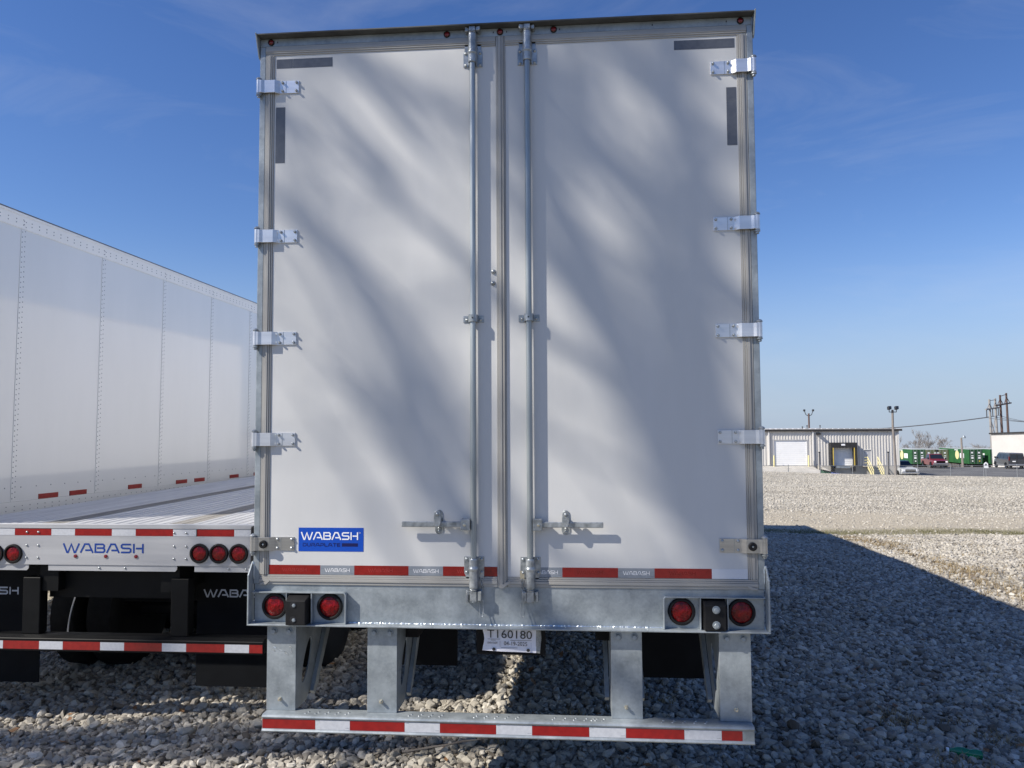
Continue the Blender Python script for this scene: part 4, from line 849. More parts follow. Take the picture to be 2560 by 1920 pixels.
# local frame: wall skin at x = 0, trailer body at x < 0, y along it, z up
Y0, Y1 = -4.12, 9.8; ZT, ZB = 4.075, 1.06
bx('trailer_body', 'side_white', V, -2.55, -0.012, Y0, Y1, ZB, ZT - 0.005, xf=VR)
seams = [3.10 - 5.0 + 1.246 * k for k in range(-4, 7)]
ys_ = [Y0] + [s_ for s_ in seams if Y0 < s_ < Y1] + [Y1]
for a, b in zip(ys_[:-1], ys_[1:]): bx('side_panel', 'van_white', V, -0.0115, -0.003, a + 0.0015, b - 0.0015, ZB + 0.20, ZT - 0.155, xf=VR)
for s_ in ys_[1:-1]: bx('seam_strip', 'van_white', V, -0.0028, 0.0012, s_ - 0.004, s_ + 0.062, ZB + 0.20, ZT - 0.156, xf=VR)
bx('top_rail', 'side_white', V, -0.0115, 0.006, Y0, Y1, ZT - 0.155, ZT - 0.028, xf=VR, bevel=0.002)
bx('top_cap', 'side_white', V, -0.05, 0.010, Y0, Y1, ZT - 0.0275, ZT - 0.002, xf=VR, bevel=0.003)
bx('roof_edge', 'roof_dark', V, -2.55, 0.004, Y0, Y1, ZT - 0.0015, ZT + 0.012, xf=VR)
bx('bottom_rail', 'van_white', V, -0.0115, 0.004, Y0, Y1, ZB - 0.02, ZB + 0.199, xf=VR)
mb = MB(VR)
def riv(y, z, x=0.0012, r=0.0062): mb.lathe((x, y, z), (1, 0, 0), [(r, 0), (r * 0.8, 0.0025), (0.0, 0.004)], 6, cap=False)
for s_ in ys_[1:-1]:
    if s_ < -2.6: continue
    z = ZB + 0.23
    while z < ZT - 0.16:
        riv(s_ + 0.012, z); riv(s_ + 0.048, z + 0.012); z += 0.050
    for q in range(2): riv(s_ + 0.014, ZT - 0.115 + q * 0.05, 0.0062); riv(s_ + 0.05, ZT - 0.13 + q * 0.05, 0.0062)
y = -2.5
while y < Y1:
    riv(y, ZT - 0.075, 0.0062, 0.007); riv(y, ZT - 0.108, 0.0062, 0.007); riv(y, ZB + 0.335, -0.003, 0.007) if int(y * 10) % 2 else None
    riv(y + 0.02, ZB + 0.155, 0.0042); riv(y + 0.02, ZB + 0.115, 0.0042); riv(y + 0.02, ZB + 0.075, 0.0042); y += 0.104
tag(mb.build('rivets', 'tape_grey', V, smooth=True), kind='stuff')
for a, b in ((3.49, 3.77), (3.95, 4.22), (4.98, 5.25), (6.03, 6.30), (6.50, 6.77), (7.53, 7.81), (8.35, 8.62), (2.6, 2.88)):
    z = 1.262; bx('red_tape', 'tape_red', V, -0.0028, 0.0052, a - 5.02, b - 5.02, z, z + 0.05, xf=VR)
for y in (-3.2, -1.9):
    pass
vax = [0.2, 1.5]
for y in vax:
    for q in (-0.32, -2.25):
        P_ = VR @ Vector((q, y + 2.5, 0)); w = inst('wheel', tyre_me, (P_.x, P_.y, tz(P_.x, P_.y) + 0.5), V, (0, 0, -0.034)); inst('rim', rim_me, (P_.x, P_.y, tz(P_.x, P_.y) + 0.5), w, (0, 0, -0.034))

# ------------------------------------------------------------------ background: warehouse
def at(px, py, Y):
    d = FWD + RGT * ((px - 1280) / FPX) + UPV * ((960 - py) / FPX); t = (Y - CAM.y) / d.y; return CAM + d * t
WY = 84.0; WF = -2.34                                  # wall plane and floor level
W = empty('warehouse', (24, WY, tz(24, WY)), 'beige ribbed metal warehouse with loading doors beyond the yard', 'building')
WX0, WX1 = -6.0, 35.3
mb = MB(); prof = []; x = WX0
opens = [(22.02, 25.62, WF, 0.50), (28.22, 30.42, WF, -0.37), (31.55, 32.40, WF, -0.64)]
# ribbed sheet: narrow flats between raised ribs, cut round the openings
while x < WX1 - 0.01:
    w = 0.305; a, b = x, min(x + w, WX1)
    for lo_, hi_, off in ((0, 0.72, 0.0), (0.72, 1.0, -0.05)):
        u, v = a + (b - a) * lo_, a + (b - a) * hi_; segs = [(-3.75, 1.39)]
        for ox0, ox1, oz0, oz1 in opens:
            if v > ox0 and u < ox1: segs = [(oz1, 1.39), (-3.75, WF)]
        for z0, z1 in segs:
            if z1 > WF: mb.box(u, v, WY + off, WY + 0.08, max(z0, WF), z1)
    x += w
mb.build('ribbed_wall', 'wall_metal', W)
bx('shell', 'wall_metal', W, WX0, WX1, WY + 0.09, WY + 34, -3.75, 1.40); bx('roof', 'wall_trim', W, WX0 - 0.2, WX1 + 0.3, WY - 0.25, WY + 34.2, 1.60, 1.66)
bx('fascia', 'fascia', W, WX0 - 0.2, WX1 + 0.32, WY - 0.28, WY - 0.10, 1.40, 1.62); bx('base_wall', 'concrete', W, WX0, WX1, WY - 0.06, WY + 0.085, -4.2, WF - 0.002)
mb = MB(); x = WX0
while x < WX1: mb.box(x, x + 0.06, WY - 0.26, WY + 1.0, 1.665, 1.70); x += 0.61
mb.build('roof_seams', 'fascia', W)
for x in (21.42, 26.16): bx('downspout', 'wall_trim', W, x, x + 0.13, WY - 0.20, WY - 0.055, -2.3, 1.395)
bx('corner_trim', 'wall_trim', W, 35.2, 35.34, WY - 0.08, WY + 0.09, WF, 1.395)
def shutter(name, x0_, x1_, z0, z1, rec):
    d = empty if False else None
    o_ = bx(name, 'door_panel', W, x0_, x1_, WY + rec, WY + rec + 0.02, z0, z1); m_ = MB(); z = z0
    while z < z1 - 0.05: m_.box(x0_, x1_, WY + rec - 0.03, WY + rec - 0.001, z + 0.012, min(z + 0.20, z1)); z += 0.215
    m_.build('door_section', 'door_panel', o_); return o_
shutter('overhead_door', 22.0, 25.64, WF + 0.002, 0.50, 0.065)
MB().box(22.02, 22.07, WY - 0.075, WY + 0.03, WF, 0.5).box(25.57, 25.62, WY - 0.075, WY + 0.03, WF, 0.5).box(22.07, 25.57, WY - 0.075, WY + 0.03, 0.45, 0.5).build('door_frame', 'man_door', W)
shutter('dock_door', 28.2, 30.44, WF + 0.002, -0.36, 0.065)
ds = MB().box(27.93, 28.24, WY - 0.62, WY - 0.06, WF, 0.16).box(30.40, 30.72, WY - 0.62, WY - 0.06, WF, 0.16).box(28.245, 30.395, WY - 0.62, WY - 0.06, -0.40, 0.16).build('dock_seal', 'dock_black', W)
for x in (28.14, 30.36): bx('guide_stripe', 'yellow', ds, x, x + 0.09, WY - 0.635, WY - 0.625, -2.32, -0.40)
bx('dock_sign', 'print_white', ds, 29.05, 29.45, WY - 0.635, WY - 0.625, -0.16, 0.02); bx('dock_leveler', 'galv_dark', W, 28.45, 29.98, WY - 0.5, WY - 0.07, -2.62, -2.36)
for x in (28.05, 30.25): bx('dock_bumper', 'rubber', W, x, x + 0.3, WY - 0.45, WY - 0.07, -2.95, -2.45)
md_ = bx('entry_door', 'man_door', W, 31.57, 32.38, WY + 0.02, WY + 0.06, WF + 0.003, -0.66); bx('door_sign', 'print_white', md_, 31.84, 32.02, WY + 0.012, WY + 0.019, -1.13, -0.97)
MB().box(31.52, 31.57, WY - 0.06, WY + 0.07, WF, -0.62).box(32.38, 32.43, WY - 0.06, WY + 0.07, WF, -0.62).box(31.57, 32.38, WY - 0.06, WY + 0.07, -0.66, -0.60).build('door_frame', 'wall_trim', W)
typed('door_mark', '1', 31.90, -1.11, WY + 0.011, 0.12, 'print_black', md_)
lt = MB().prism([(WY - 0.06, 1.25), (WY - 0.55, 1.12), (WY - 0.55, 1.05), (WY - 0.06, 1.0)], 'x', 26.57, 26.98).build('wall_light', 'lamp_black', W)
# dock platform stairs, ramp, posts
ST = empty('entry_stairs', (32.2, WY - 1.2, -3.8), 'yellow railed metal stairs up to the warehouse entry door', 'stairs')
for i in range(6): bx('step', 'galv_dark', ST, 31.75, 32.75, WY - 1.05 - i * 0.27, WY - 0.80 - i * 0.27, WF - 0.22 * (i + 1), WF - 0.22 * (i + 1) + 0.05)
bx('landing', 'concrete', ST, 31.35, 32.75, WY - 0.8, WY - 0.065, WF - 0.10, WF - 0.002)
for x in (31.72, 32.78):
    MB().tube([(x, WY - 0.75, WF), (x, WY - 0.75, WF + 0.95), (x, WY - 2.4, -2.75), (x, WY - 2.4, -3.8)], 0.045, 8).build('handrail', 'yellow_pale', ST)
    MB().tube([(x, WY - 0.75, WF + 0.5), (x, WY - 2.4, -3.2)], 0.04, 8).build('handrail', 'yellow_pale', ST)
    MB().prism([(WY - 0.8, WF - 0.02), (WY - 0.8, WF - 0.3), (WY - 2.45, -3.85), (WY - 2.45, -3.55)], 'x', x - 0.03, x + 0.03).build('stringer', 'yellow_pale', ST)
for z in (0.3, 0.6, 0.9): MB().tube([(31.4, WY - 0.78, WF + z), (31.7, WY - 0.78, WF + z)], 0.04, 6).build('guard_rail', 'yellow_pale', ST)
RA = empty('loading_ramp', (23, WY - 4, -3.8), 'beige concrete drive ramp rising to the large warehouse door', 'ramp')
MB().add([(10.0, WY - 0.07, -4.3), (25.9, WY - 0.07, -4.3), (25.9, WY - 9, -4.3), (10.0, WY - 9, -4.3), (10.0, WY - 0.07, WF - 0.01), (25.9, WY - 0.07, WF - 0.01), (26.6, WY - 9, -3.6), (10.0, WY - 9, -3.6)],
         [(0, 3, 2, 1), (4, 5, 6, 7), (0, 1, 5, 4), (1, 2, 6, 5), (2, 3, 7, 6), (3, 0, 4, 7)]).build('ramp_slab', 'concrete', RA)
MB().prism([(WY - 0.07, WF + 0.08), (WY - 9, -3.45), (WY - 9, -4.3), (WY - 0.07, -4.3)], 'x', 26.62, 26.85).build('ramp_kerb', 'concrete', RA)
for x, nm in ((21.89, 'left'), (25.57, 'right')):
    b_ = empty('bollard', (x, WY - 0.6, WF), 'yellow steel bollard at the %s edge of the overhead door' % nm, 'bollard', 'bollards at the overhead door')
    MB().cyl((x, WY - 0.6, WF - 0.3), (x, WY - 0.6, WF + 1.08), 0.085, 14).build('post', 'yellow_pale', b_, smooth=True)
    MB().lathe((x, WY - 0.6, WF + 1.08), (0, 0, 1), [(0.085, 0), (0.07, 0.04), (0, 0.06)], 14, cap=False).build('cap', 'yellow_pale', b_, smooth=True)
for x, nm in ((26.45, 'between the two loading doors'), (33.60, 'right of the yellow stairs')):
    b_ = empty('steel_post', (x, WY - 1.5, -3.9), 'dark steel post standing %s of the warehouse' % nm, 'post', 'steel posts before the warehouse')
    MB().cyl((x, WY - 1.5, -4.2), (x, WY - 1.5, -0.92), 0.06, 10).build('post', 'wire_black', b_)
    bx('post_head', 'lamp_black', b_, x - 0.08, x + 0.08, WY - 1.58, WY - 1.42, -0.92, -0.80)
P_ = at(2070, 1176, 76)
bn = empty('dumpster', (P_.x, 76, tz(P_.x, 76)), 'low dark green bin with sloped lid before the loading dock', 'bin')
MB().prism([(P_.x - 0.55, -4.2), (P_.x + 0.7, -4.2), (P_.x + 0.72, -2.72), (P_.x - 0.42, -2.45)], 'y', 76, 77.1).build('bin_body', 'bin_green', bn, bevel=0.03)
MB().prism([(P_.x - 0.5, -2.42), (P_.x - 0.44, -2.36), (P_.x + 0.76, -2.64), (P_.x + 0.74, -2.70)], 'y', 75.95, 77.15).build('bin_lid', 'dock_black', bn)
P_ = at(2093, 1181, 75.5)
bl = empty('tarp_stack', (P_.x, 75.5, tz(P_.x, 75.5)), 'blue tarp covered stack beside the green bin', 'tarp')
MB().prism([(P_.x - 0.45, -4.1), (P_.x + 0.7, -4.1), (P_.x + 0.66, -2.78), (P_.x + 0.2, -2.72), (P_.x - 0.45, -2.64)], 'y', 75.5, 76.6).build('tarp', 'tarp_blue', bl, bevel=0.05)
bx('pallet', 'pole_wood', bl, P_.x - 0.6, P_.x + 0.8, 75.45, 76.7, -4.25, -4.12)

# second building, at the right edge
B2 = empty('office_building', (80, 128, tz(80, 128)), 'pale flat roofed building cut by the right edge of the photo', 'building')
BX = at(2478.5, 1100, 142).x; BR = Matrix.Translation((BX, 142, 0)) @ Matrix.Rotation(-0.026, 4, 'X'); BT = at(2478.5, 1082, 142).z
bx('wall', 'white_wall', B2, 0, 34, -32, 0, -7.5, BT - 0.26, xf=BR); bx('parapet', 'fascia', B2, -0.25, 34.2, -32.2, 0.3, BT - 0.255, BT, xf=BR)
bx('white_base', 'print_white', B2, -0.08, -0.01, -32, -17.2, -5.6, -4.05, xf=BR); bx('blue_band', 'print_blue', B2, -0.10, -0.01, -32, -17.2, -4.048, -3.75, xf=BR)
P_ = Vector((0, -12.2, -1.35)); MB(BR).prism([(-0.01, P_.z + 0.3), (-0.6, P_.z + 0.22), (-0.6, P_.z - 0.15), (-0.01, P_.z - 0.25)], 'y', P_.y - 0.45, P_.y + 0.45).build('wall_light', 'lamp_black', B2)
P_ = at(2470, 1119, 150); bx('roof_unit', 'print_white', B2, P_.x - 0.8, P_.x + 0.7, 150, 151.2, P_.z - 1.6, P_.z + 1.1) if False else None

# lamp poles
def flood(parent, x, y, z, s, big=1.0):
    MB().tube([(x, y, z - 0.35), (x + s * 0.30, y, z - 0.35), (x + s * 0.30, y, z - 0.08)], 0.04 * big, 8).build('arm', 'lamp_black', parent)
    h = MB().prism([(y - 0.24, z - 0.09), (y + 0.10, z - 0.16), (y + 0.14, z + 0.12), (y - 0.20, z + 0.17)], 'x', x + s * 0.30 - 0.13, x + s * 0.30 + 0.13).build('lamp_head', 'lamp_black', parent, bevel=0.02)
    MB().add([(x + s * 0.3 - 0.10, y - 0.245, z - 0.06), (x + s * 0.3 + 0.10, y - 0.245, z - 0.06), (x + s * 0.3 + 0.10, y - 0.212, z + 0.13), (x + s * 0.3 - 0.10, y - 0.212, z + 0.13)], [(0, 1, 2, 3)]).build('lamp_glass', 'glass_dark', h)
P_ = at(2231, 1020, 66); px_ = P_.x
LP = empty('flood_lamp_pole', (px_, 66, tz(px_, 66)), 'leaning wooden pole with two floodlights in front of the warehouse corner', 'lamp pole')
MB().tube([(px_ + 0.08, 66, -3.2), (px_ + 0.10, 66, -1.5), (px_ + 0.05, 66, 0.5), (px_ - 0.02, 66, 2.0), (px_, 66, 3.35)], [0.115, 0.11, 0.10, 0.095, 0.09], 12).build('pole', 'pole_wood', LP, smooth=True)
for s in (-1, 1): flood(LP, px_, 65.95, 3.50, s)
P_ = at(2022, 1042, 112); LP2 = empty('street_lamp', (P_.x, 112, tz(P_.x, 112)), 'black two armed street lamp behind the warehouse roof', 'street lamp')
MB().tube([(P_.x, 112, -5), (P_.x, 112, P_.z + 0.5)], 0.12, 10).build('pole', 'pole_brown', LP2)
for s in (-1, 1):
    MB().tube([(P_.x, 112, P_.z + 0.1), (P_.x + s * 0.4, 112, P_.z + 0.30), (P_.x + s * 0.58, 112, P_.z + 0.8)], 0.05, 8).build('arm', 'lamp_black', LP2)
    bx('lamp_head', 'lamp_black', LP2, P_.x + s * 0.62 - 0.12, P_.x + s * 0.62 + 0.12, 111.8, 112.2, P_.z + 0.78, P_.z + 1.08, bevel=0.05)
for px0, pt in ((2006, 1066), (2017.5, 1063), (2050, 1063)):
    P_ = at(px0, pt, 96); v_ = empty('roof_vent', (P_.x, 96, 1.66), 'thin dark vent pipe on the warehouse roof, %s' % {2006: 'leftmost of three', 2017.5: 'close beside the street lamp', 2050: 'rightmost of three'}[px0], 'vent pipe', 'roof vent pipes')
    MB().cyl((P_.x, 96, 1.655), (P_.x, 96, P_.z - 0.15), 0.05, 8).build('pipe', 'wire_black', v_); MB().cyl((P_.x, 96, P_.z - 0.15), (P_.x, 96, P_.z), 0.09, 8).build('vent_cap', 'wire_black', v_)
P_ = at(2403, 1092, 140); L3 = empty('yard_lamp', (P_.x, 140, tz(P_.x, 140)), 'single headed yard lamp pole above the green containers', 'lamp pole')
MB().tube([(P_.x + 0.1, 140, -6.6), (P_.x, 140, P_.z - 0.2)], [0.2, 0.15], 10).build('pole', 'pole_wood', L3)
MB().tube([(P_.x, 140, P_.z - 0.3), (P_.x + 0.1, 139.8, P_.z + 0.1), (P_.x + 0.35, 139.6, P_.z + 0.12)], 0.07, 8).build('arm', 'galv_dark', L3); MB().lathe((P_.x + 0.25, 139.6, P_.z - 0.25), (0, 0, 1), [(0.3, 0), (0.32, 0.15), (0.2, 0.45), (0.05, 0.5)], 12).build('lamp_head', 'galv_dark', L3, smooth=True)

# H-frame power poles and their wires
def hframe(pxs, tops, Y, mat, label, arm, braces):
    a = at(pxs[0], tops[0], Y); b = at(pxs[1], tops[1], Y + 7); root = empty('power_pole', ((a.x + b.x) / 2, Y, -7), label, 'power pole', 'H frame power poles')
    for p_ in (a, b): MB().tube([(p_.x + 0.25, p_.y, -8.5), (p_.x, p_.y, p_.z)], [0.30, 0.2], 10).build('pole', mat, root, smooth=True)
    d = (b - a); l = at(arm[0], arm[1], Y - 3.5); r_ = at(arm[2], arm[3], Y + 10.5)
    MB().tube([l, r_], 0.17, 6).build('cross_arm', mat, root); MB().tube([a + Vector((0, 0, -0.3)), b + Vector((0, 0, -0.3))], 0.07, 6).build('top_strut', mat, root)
    def onarm(t): return l + (r_ - l) * t
    for p_, t1, t2 in ((a, 0.08, 0.46), (b, 0.54, 0.92)):
        for t in (t1, t2): MB().tube([p_ + Vector((0, 0, -0.8)), onarm(t)], 0.08, 6).build('brace', mat, root)
    if braces:
        MB().tube([a + Vector((0, 0, -9)), b + Vector((0, 0, -3.5))], 0.09, 6).build('x_brace', mat, root); MB().tube([a + Vector((0, 0, -3.5)), b + Vector((0, 0, -9))], 0.07, 6).build('x_brace', mat, root)
        for t in (0.06, 0.5, 0.95):
            c = onarm(t); MB().lathe(c, (0, 0, -1), [(0.1, 0), (0.1, 1.6), (0.06, 1.7)], 8).build('insulator', 'wire_black', root)
    return l, r_
hl, hr = hframe((2473, 2487.5), (998.3, 996), 165, 'pole_grey', 'grey wooden H frame power pole with hanging insulators', (2464.2, 1023.7, 2497, 1019), True)
hframe((2499.8, 2515.3), (987.5, 982.5), 172, 'pole_brown', 'dark brown wooden H frame power pole standing at the right', (2490, 1014, 2527.5, 1007.3), False)
for k, t in enumerate((0.06, 0.5, 0.95)):
    A_ = hl + (hr - hl) * t - Vector((0, 0, 1.7)); E_ = at(1990 + 6 * k, 1072, 320); R_ = at(2700, 1055 + 6 * k, 140)
    pts = []
    for q in range(25):
        u = q / 24; p_ = A_.lerp(E_, u); p_.z -= 6.0 * 4 * u * (1 - u) * 0.25; pts.append(p_)
    rp_ = [A_.lerp(R_, q / 10) - Vector((0, 0, 0.5 * 4 * (q / 10) * (1 - q / 10))) for q in range(11)]
    tag(MB().tube(list(reversed(rp_))[:-1] + pts, 0.045, 5).build('power_line', 'wire_black'), 'thin dark power line strung from the grey H frame pole, %s of three' % ('nearest', 'middle', 'farthest')[k], 'power line', 'power lines')

# chain-link fence along the crest
FE = empty('chain_link_fence', (26, 64, tz(26, 64)), 'low chain link fence of thin steel posts along the far edge of the gravel', 'fence')
fxs = [13.0 + 2.64 * i for i in range(13)]
for x in fxs:
    MB().cyl((x, 64, tz(x, 64) - 0.3), (x, 64, -1.33), 0.032, 8).build('post', 'fence_steel', FE); MB().lathe((x, 64, -1.33), (0, 0, 1), [(0.036, 0), (0.03, 0.04), (0, 0.055)], 8, cap=False).build('post_cap', 'fence_steel', FE)
for a, b in zip(fxs[:-1], fxs[1:]): MB().cyl((a, 64, -1.38), (b, 64, -1.38), 0.018, 6).build('top_rail', 'fence_steel', FE)
mb = MB()
for i in range(int((fxs[-1] - fxs[0]) / 0.17)):
    xa = fxs[0] + i * 0.17
    for s in (-1, 1):
        if fxs[0] <= xa + s * 0.8 <= fxs[-1]: mb.tube([(xa, 64.02 + 0.004 * s, -2.2), (xa + s * 0.8, 64.02 + 0.004 * s, -1.39)], 0.0022, 3)
tag(mb.build('wire_mesh', 'fence_steel', FE), kind='stuff')
sg = at(2465, 1162, 66); s1 = empty('a_frame_sign', (sg.x, 66, tz(sg.x, 66)), 'small white pointed sign by the fence near the dark van', 'sign')
MB().prism([(sg.x - 0.20, sg.z - 0.28), (sg.x + 0.20, sg.z - 0.28), (sg.x + 0.16, sg.z + 0.12), (sg.x, sg.z + 0.24), (sg.x - 0.15, sg.z + 0.12)], 'y', 66, 66.03).build('sign_board', 'print_white', s1)
MB().lathe((sg.x - 0.01, 65.998, sg.z + 0.02), (0, -1, 0), [(0.08, 0), (0.08, 0.003)], 14).build('sign_mark', 'print_grey', s1); MB().cyl((sg.x, 66.05, -3.4), (sg.x, 66.05, sg.z), 0.03, 6).build('stake', 'fence_steel', s1)

# ------------------------------------------------------------------ vehicles (local: +x forward, y left, z up)
wheel_me = MB().lathe((0, 0, 0), (0, 1, 0), [(0.20, -0.11), (0.33, -0.12), (0.37, -0.09), (0.37, 0.09), (0.33, 0.12), (0.20, 0.11)], 20).mesh('tyre', 'rubber', smooth=True)
hub_me = MB().lathe((0, 0, 0), (0, 1, 0), [(0.19, -0.10), (0.21, -0.125), (0.16, -0.10), (0.16, 0.10), (0.21, 0.125), (0.19, 0.10)], 16).mesh('rim', 'chrome', smooth=True)
def loft(mb, secs):
    """secs: list of (x, half_width_bottom, half_width_top, z0, z1) cross-sections joined front to back"""
    base = len(mb.v); vs_ = []; fs = []
    for x, wb, wtp, z0, z1 in secs: vs_ += [(x, -wb, z0), (x, wb, z0), (x, wtp, z1), (x, -wtp, z1)]
    for i in range(len(secs) - 1):
        a = i * 4; b = a + 4
        for k in range(4): fs.append((a + k, a + (k + 1) % 4, b + (k + 1) % 4, b + k))
    fs += [(3, 2, 1, 0), tuple(len(vs_) - 4 + k for k in range(4))]
    return mb.add(vs_, fs)
def vehicle(name, kind, x, y, z, head, paint, label, cat):
    xf = Matrix.Translation((x, y, z)) @ Matrix.Rotation(head, 4, 'Z'); root = empty(name, (x, y, z), label, cat)
    L = lambda mb, nm, mt, par, **k: mb.build(nm, mt, par, **k)
    if kind == 'pickup':
        body = loft(MB(xf), [(-2.75, 0.92, 0.95, 0.50, 1.08), (-0.9, 0.95, 0.97, 0.38, 1.10), (1.0, 0.96, 0.97, 0.36, 1.12), (2.35, 0.94, 0.86, 0.40, 1.06), (2.68, 0.86, 0.76, 0.48, 0.98)]).build('body', paint, root, bevel=0.04, seg=2)
        cab = loft(MB(xf), [(-0.95, 0.92, 0.70, 1.09, 1.10), (-0.78, 0.91, 0.72, 1.09, 1.78), (0.45, 0.91, 0.72, 1.09, 1.80), (1.28, 0.90, 0.86, 1.09, 1.14)]).build('cab', paint, root, bevel=0.03, seg=2)
        loft(MB(xf), [(0.56, 0.70, 0.70, 1.72, 1.73), (0.58, 0.70, 0.70, 1.66, 1.74), (1.22, 0.84, 0.84, 1.18, 1.20), (1.23, 0.84, 0.84, 1.18, 1.195)]).build('windscreen', 'glass_dark', cab)
        for s in (-1, 1):
            m_ = MB(xf); m_.add([(-0.68, s * 0.905, 1.16), (0.95, s * 0.905, 1.16), (0.45, s * 0.755, 1.70), (-0.66, s * 0.755, 1.70), (-0.68, s * 0.86, 1.16), (0.95, s * 0.86, 1.16), (0.45, s * 0.72, 1.70), (-0.66, s * 0.72, 1.70)], [(0, 1, 2, 3), (4, 7, 6, 5), (0, 4, 5, 1), (1, 5, 6, 2), (2, 6, 7, 3), (3, 7, 4, 0)]); m_.build('side_window', 'glass_dark', cab)
            MB(xf).box(0.95, 1.15, *sorted((s * 0.97, s * 1.16)), 1.14, 1.36).build('mirror', 'lamp_black', root, bevel=0.02)
            MB(xf).prism([(s * 0.55, 0.76), (s * 0.80, 0.76), (s * 0.82, 0.95), (s * 0.56, 0.96)], 'x', 2.66, 2.72).build('headlight', 'print_white', root)
        MB(xf).box(2.67, 2.73, -0.52, 0.52, 0.70, 0.96).build('grille', 'black_paint' if paint != 'car_silver' else 'glass_dark', root); MB(xf).box(2.731, 2.745, -0.50, 0.50, 0.82, 0.86).build('grille_bar', 'chrome' if paint == 'car_silver' else 'black_paint', root)
        MB(xf).box(2.60, 2.80, -0.90, 0.90, 0.46, 0.66).build('bumper', 'chrome', root, bevel=0.03); MB(xf).box(2.75, 2.82, -0.55, 0.55, 0.40, 0.50).build('air_dam', 'black_paint', root)
        MB(xf).box(-2.55, -1.02, -0.80, 0.80, 1.0901, 1.13).build('bed_cover', 'dock_black', root)
        axs = (-1.72, 1.72)
    else:
        body = loft(MB(xf), [(-2.72, 0.94, 0.94, 0.42, 1.15), (-2.70, 0.97, 0.98, 0.36, 1.18), (1.55, 0.98, 0.98, 0.36, 1.20), (2.35, 0.95, 0.85, 0.40, 1.08), (2.62, 0.86, 0.76, 0.46, 0.95)]).build('body', paint, root, bevel=0.04, seg=2)
        top = loft(MB(xf), [(-2.66, 0.955, 0.78, 1.18, 1.96), (-2.45, 0.96, 0.80, 1.18, 2.04), (0.75, 0.96, 0.80, 1.19, 2.04), (1.05, 0.96, 0.79, 1.19, 1.96), (1.85, 0.93, 0.90, 1.17, 1.22)]).build('upper_body', paint, root, bevel=0.04, seg=2)
        loft(MB(xf), [(1.14, 0.78, 0.78, 1.92, 1.93), (1.80, 0.90, 0.90, 1.24, 1.27)]).build('windscreen', 'glass_dark', top)
        for s in (-1, 1):
            for a, b in ((-2.35, -1.15), (-1.05, 0.05), (0.15, 1.25)):
                m_ = MB(xf); tz_ = 1.86; t2 = b if b < 1 else 0.98
                m_.add([(a, s * 0.975, 1.30), (b, s * 0.975, 1.30), (t2, s * 0.845, tz_), (a, s * 0.845, tz_), (a, s * 0.93, 1.30), (b, s * 0.93, 1.30), (t2, s * 0.80, tz_), (a, s * 0.80, tz_)], [(0, 1, 2, 3), (4, 7, 6, 5), (0, 4, 5, 1), (1, 5, 6, 2), (2, 6, 7, 3), (3, 7, 4, 0)]); m_.build('side_window', 'glass_dark', top)
            MB(xf).add([(-2.705, s * 0.10, 1.36), (-2.705, s * 0.74, 1.36), (-2.675, s * 0.68, 1.84), (-2.675, s * 0.10, 1.84)], [(0, 1, 2, 3)]).build('rear_window', 'glass_dark', top)
            MB(xf).box(-2.74, -2.70, *sorted((s * 0.84, s * 0.95)), 1.10, 1.60).build('tail_lamp', 'lens', root); MB(xf).box(1.25, 1.42, *sorted((s * 0.98, s * 1.18)), 1.25, 1.48).build('mirror', 'lamp_black', root, bevel=0.02)
            MB(xf).box(-2.45, 2.3, *sorted((s * 0.985, s * 1.0)), 0.45, 0.52).build('side_trim', 'chrome', root)
        MB(xf).box(-2.86, -2.68, -0.96, 0.96, 0.44, 0.64).build('bumper', 'chrome', root, bevel=0.03); MB(xf).box(-2.745, -2.73, 0.15, 0.52, 0.92, 1.04).build('licence_plate', 'print_white', root); MB(xf).box(-2.735, -2.715, -0.012, 0.012, 0.66, 1.90).build('door_gap', 'black_paint', root)
        axs = (-1.75, 1.72)
    for a in axs:
        for s in (-1, 1):
            p_ = xf @ Vector((a, s * 0.86, 0.37)); w = inst('wheel', wheel_me, p_, root, (0, 0, head)); inst('rim', hub_me, p_, w, (0, 0, head))
            c = [(a + 0.46 * math.cos(t), 0.37 + 0.46 * math.sin(t)) for t in np.linspace(0.1, math.pi - 0.1, 12)]
            MB(xf).prism(c, 'y', *sorted((s * 0.955, s * 1.0))).build('wheel_arch', 'black_paint', root)
    return root
GZ = -3.66
P_ = at(2348, 1150, 102.5); vehicle('pickup_truck', 'pickup', P_.x + 0.5, 105, GZ + 0.03, -1.571 - 0.14, 'car_red', 'dark red pickup truck facing the camera on the asphalt', 'pickup truck')
P_ = at(2246, 1150, 86); vehicle('pickup_truck', 'pickup', P_.x, 85.6, GZ - 0.02, -1.571, 'car_silver', 'silver pickup truck parked nose out beside the warehouse corner', 'pickup truck')
P_ = at(2537, 1150, 102); vehicle('passenger_van', 'van', P_.x, 103.5, GZ + 0.0, 1.571 - 0.14, 'car_black', 'black passenger van seen from behind at the right edge', 'van')

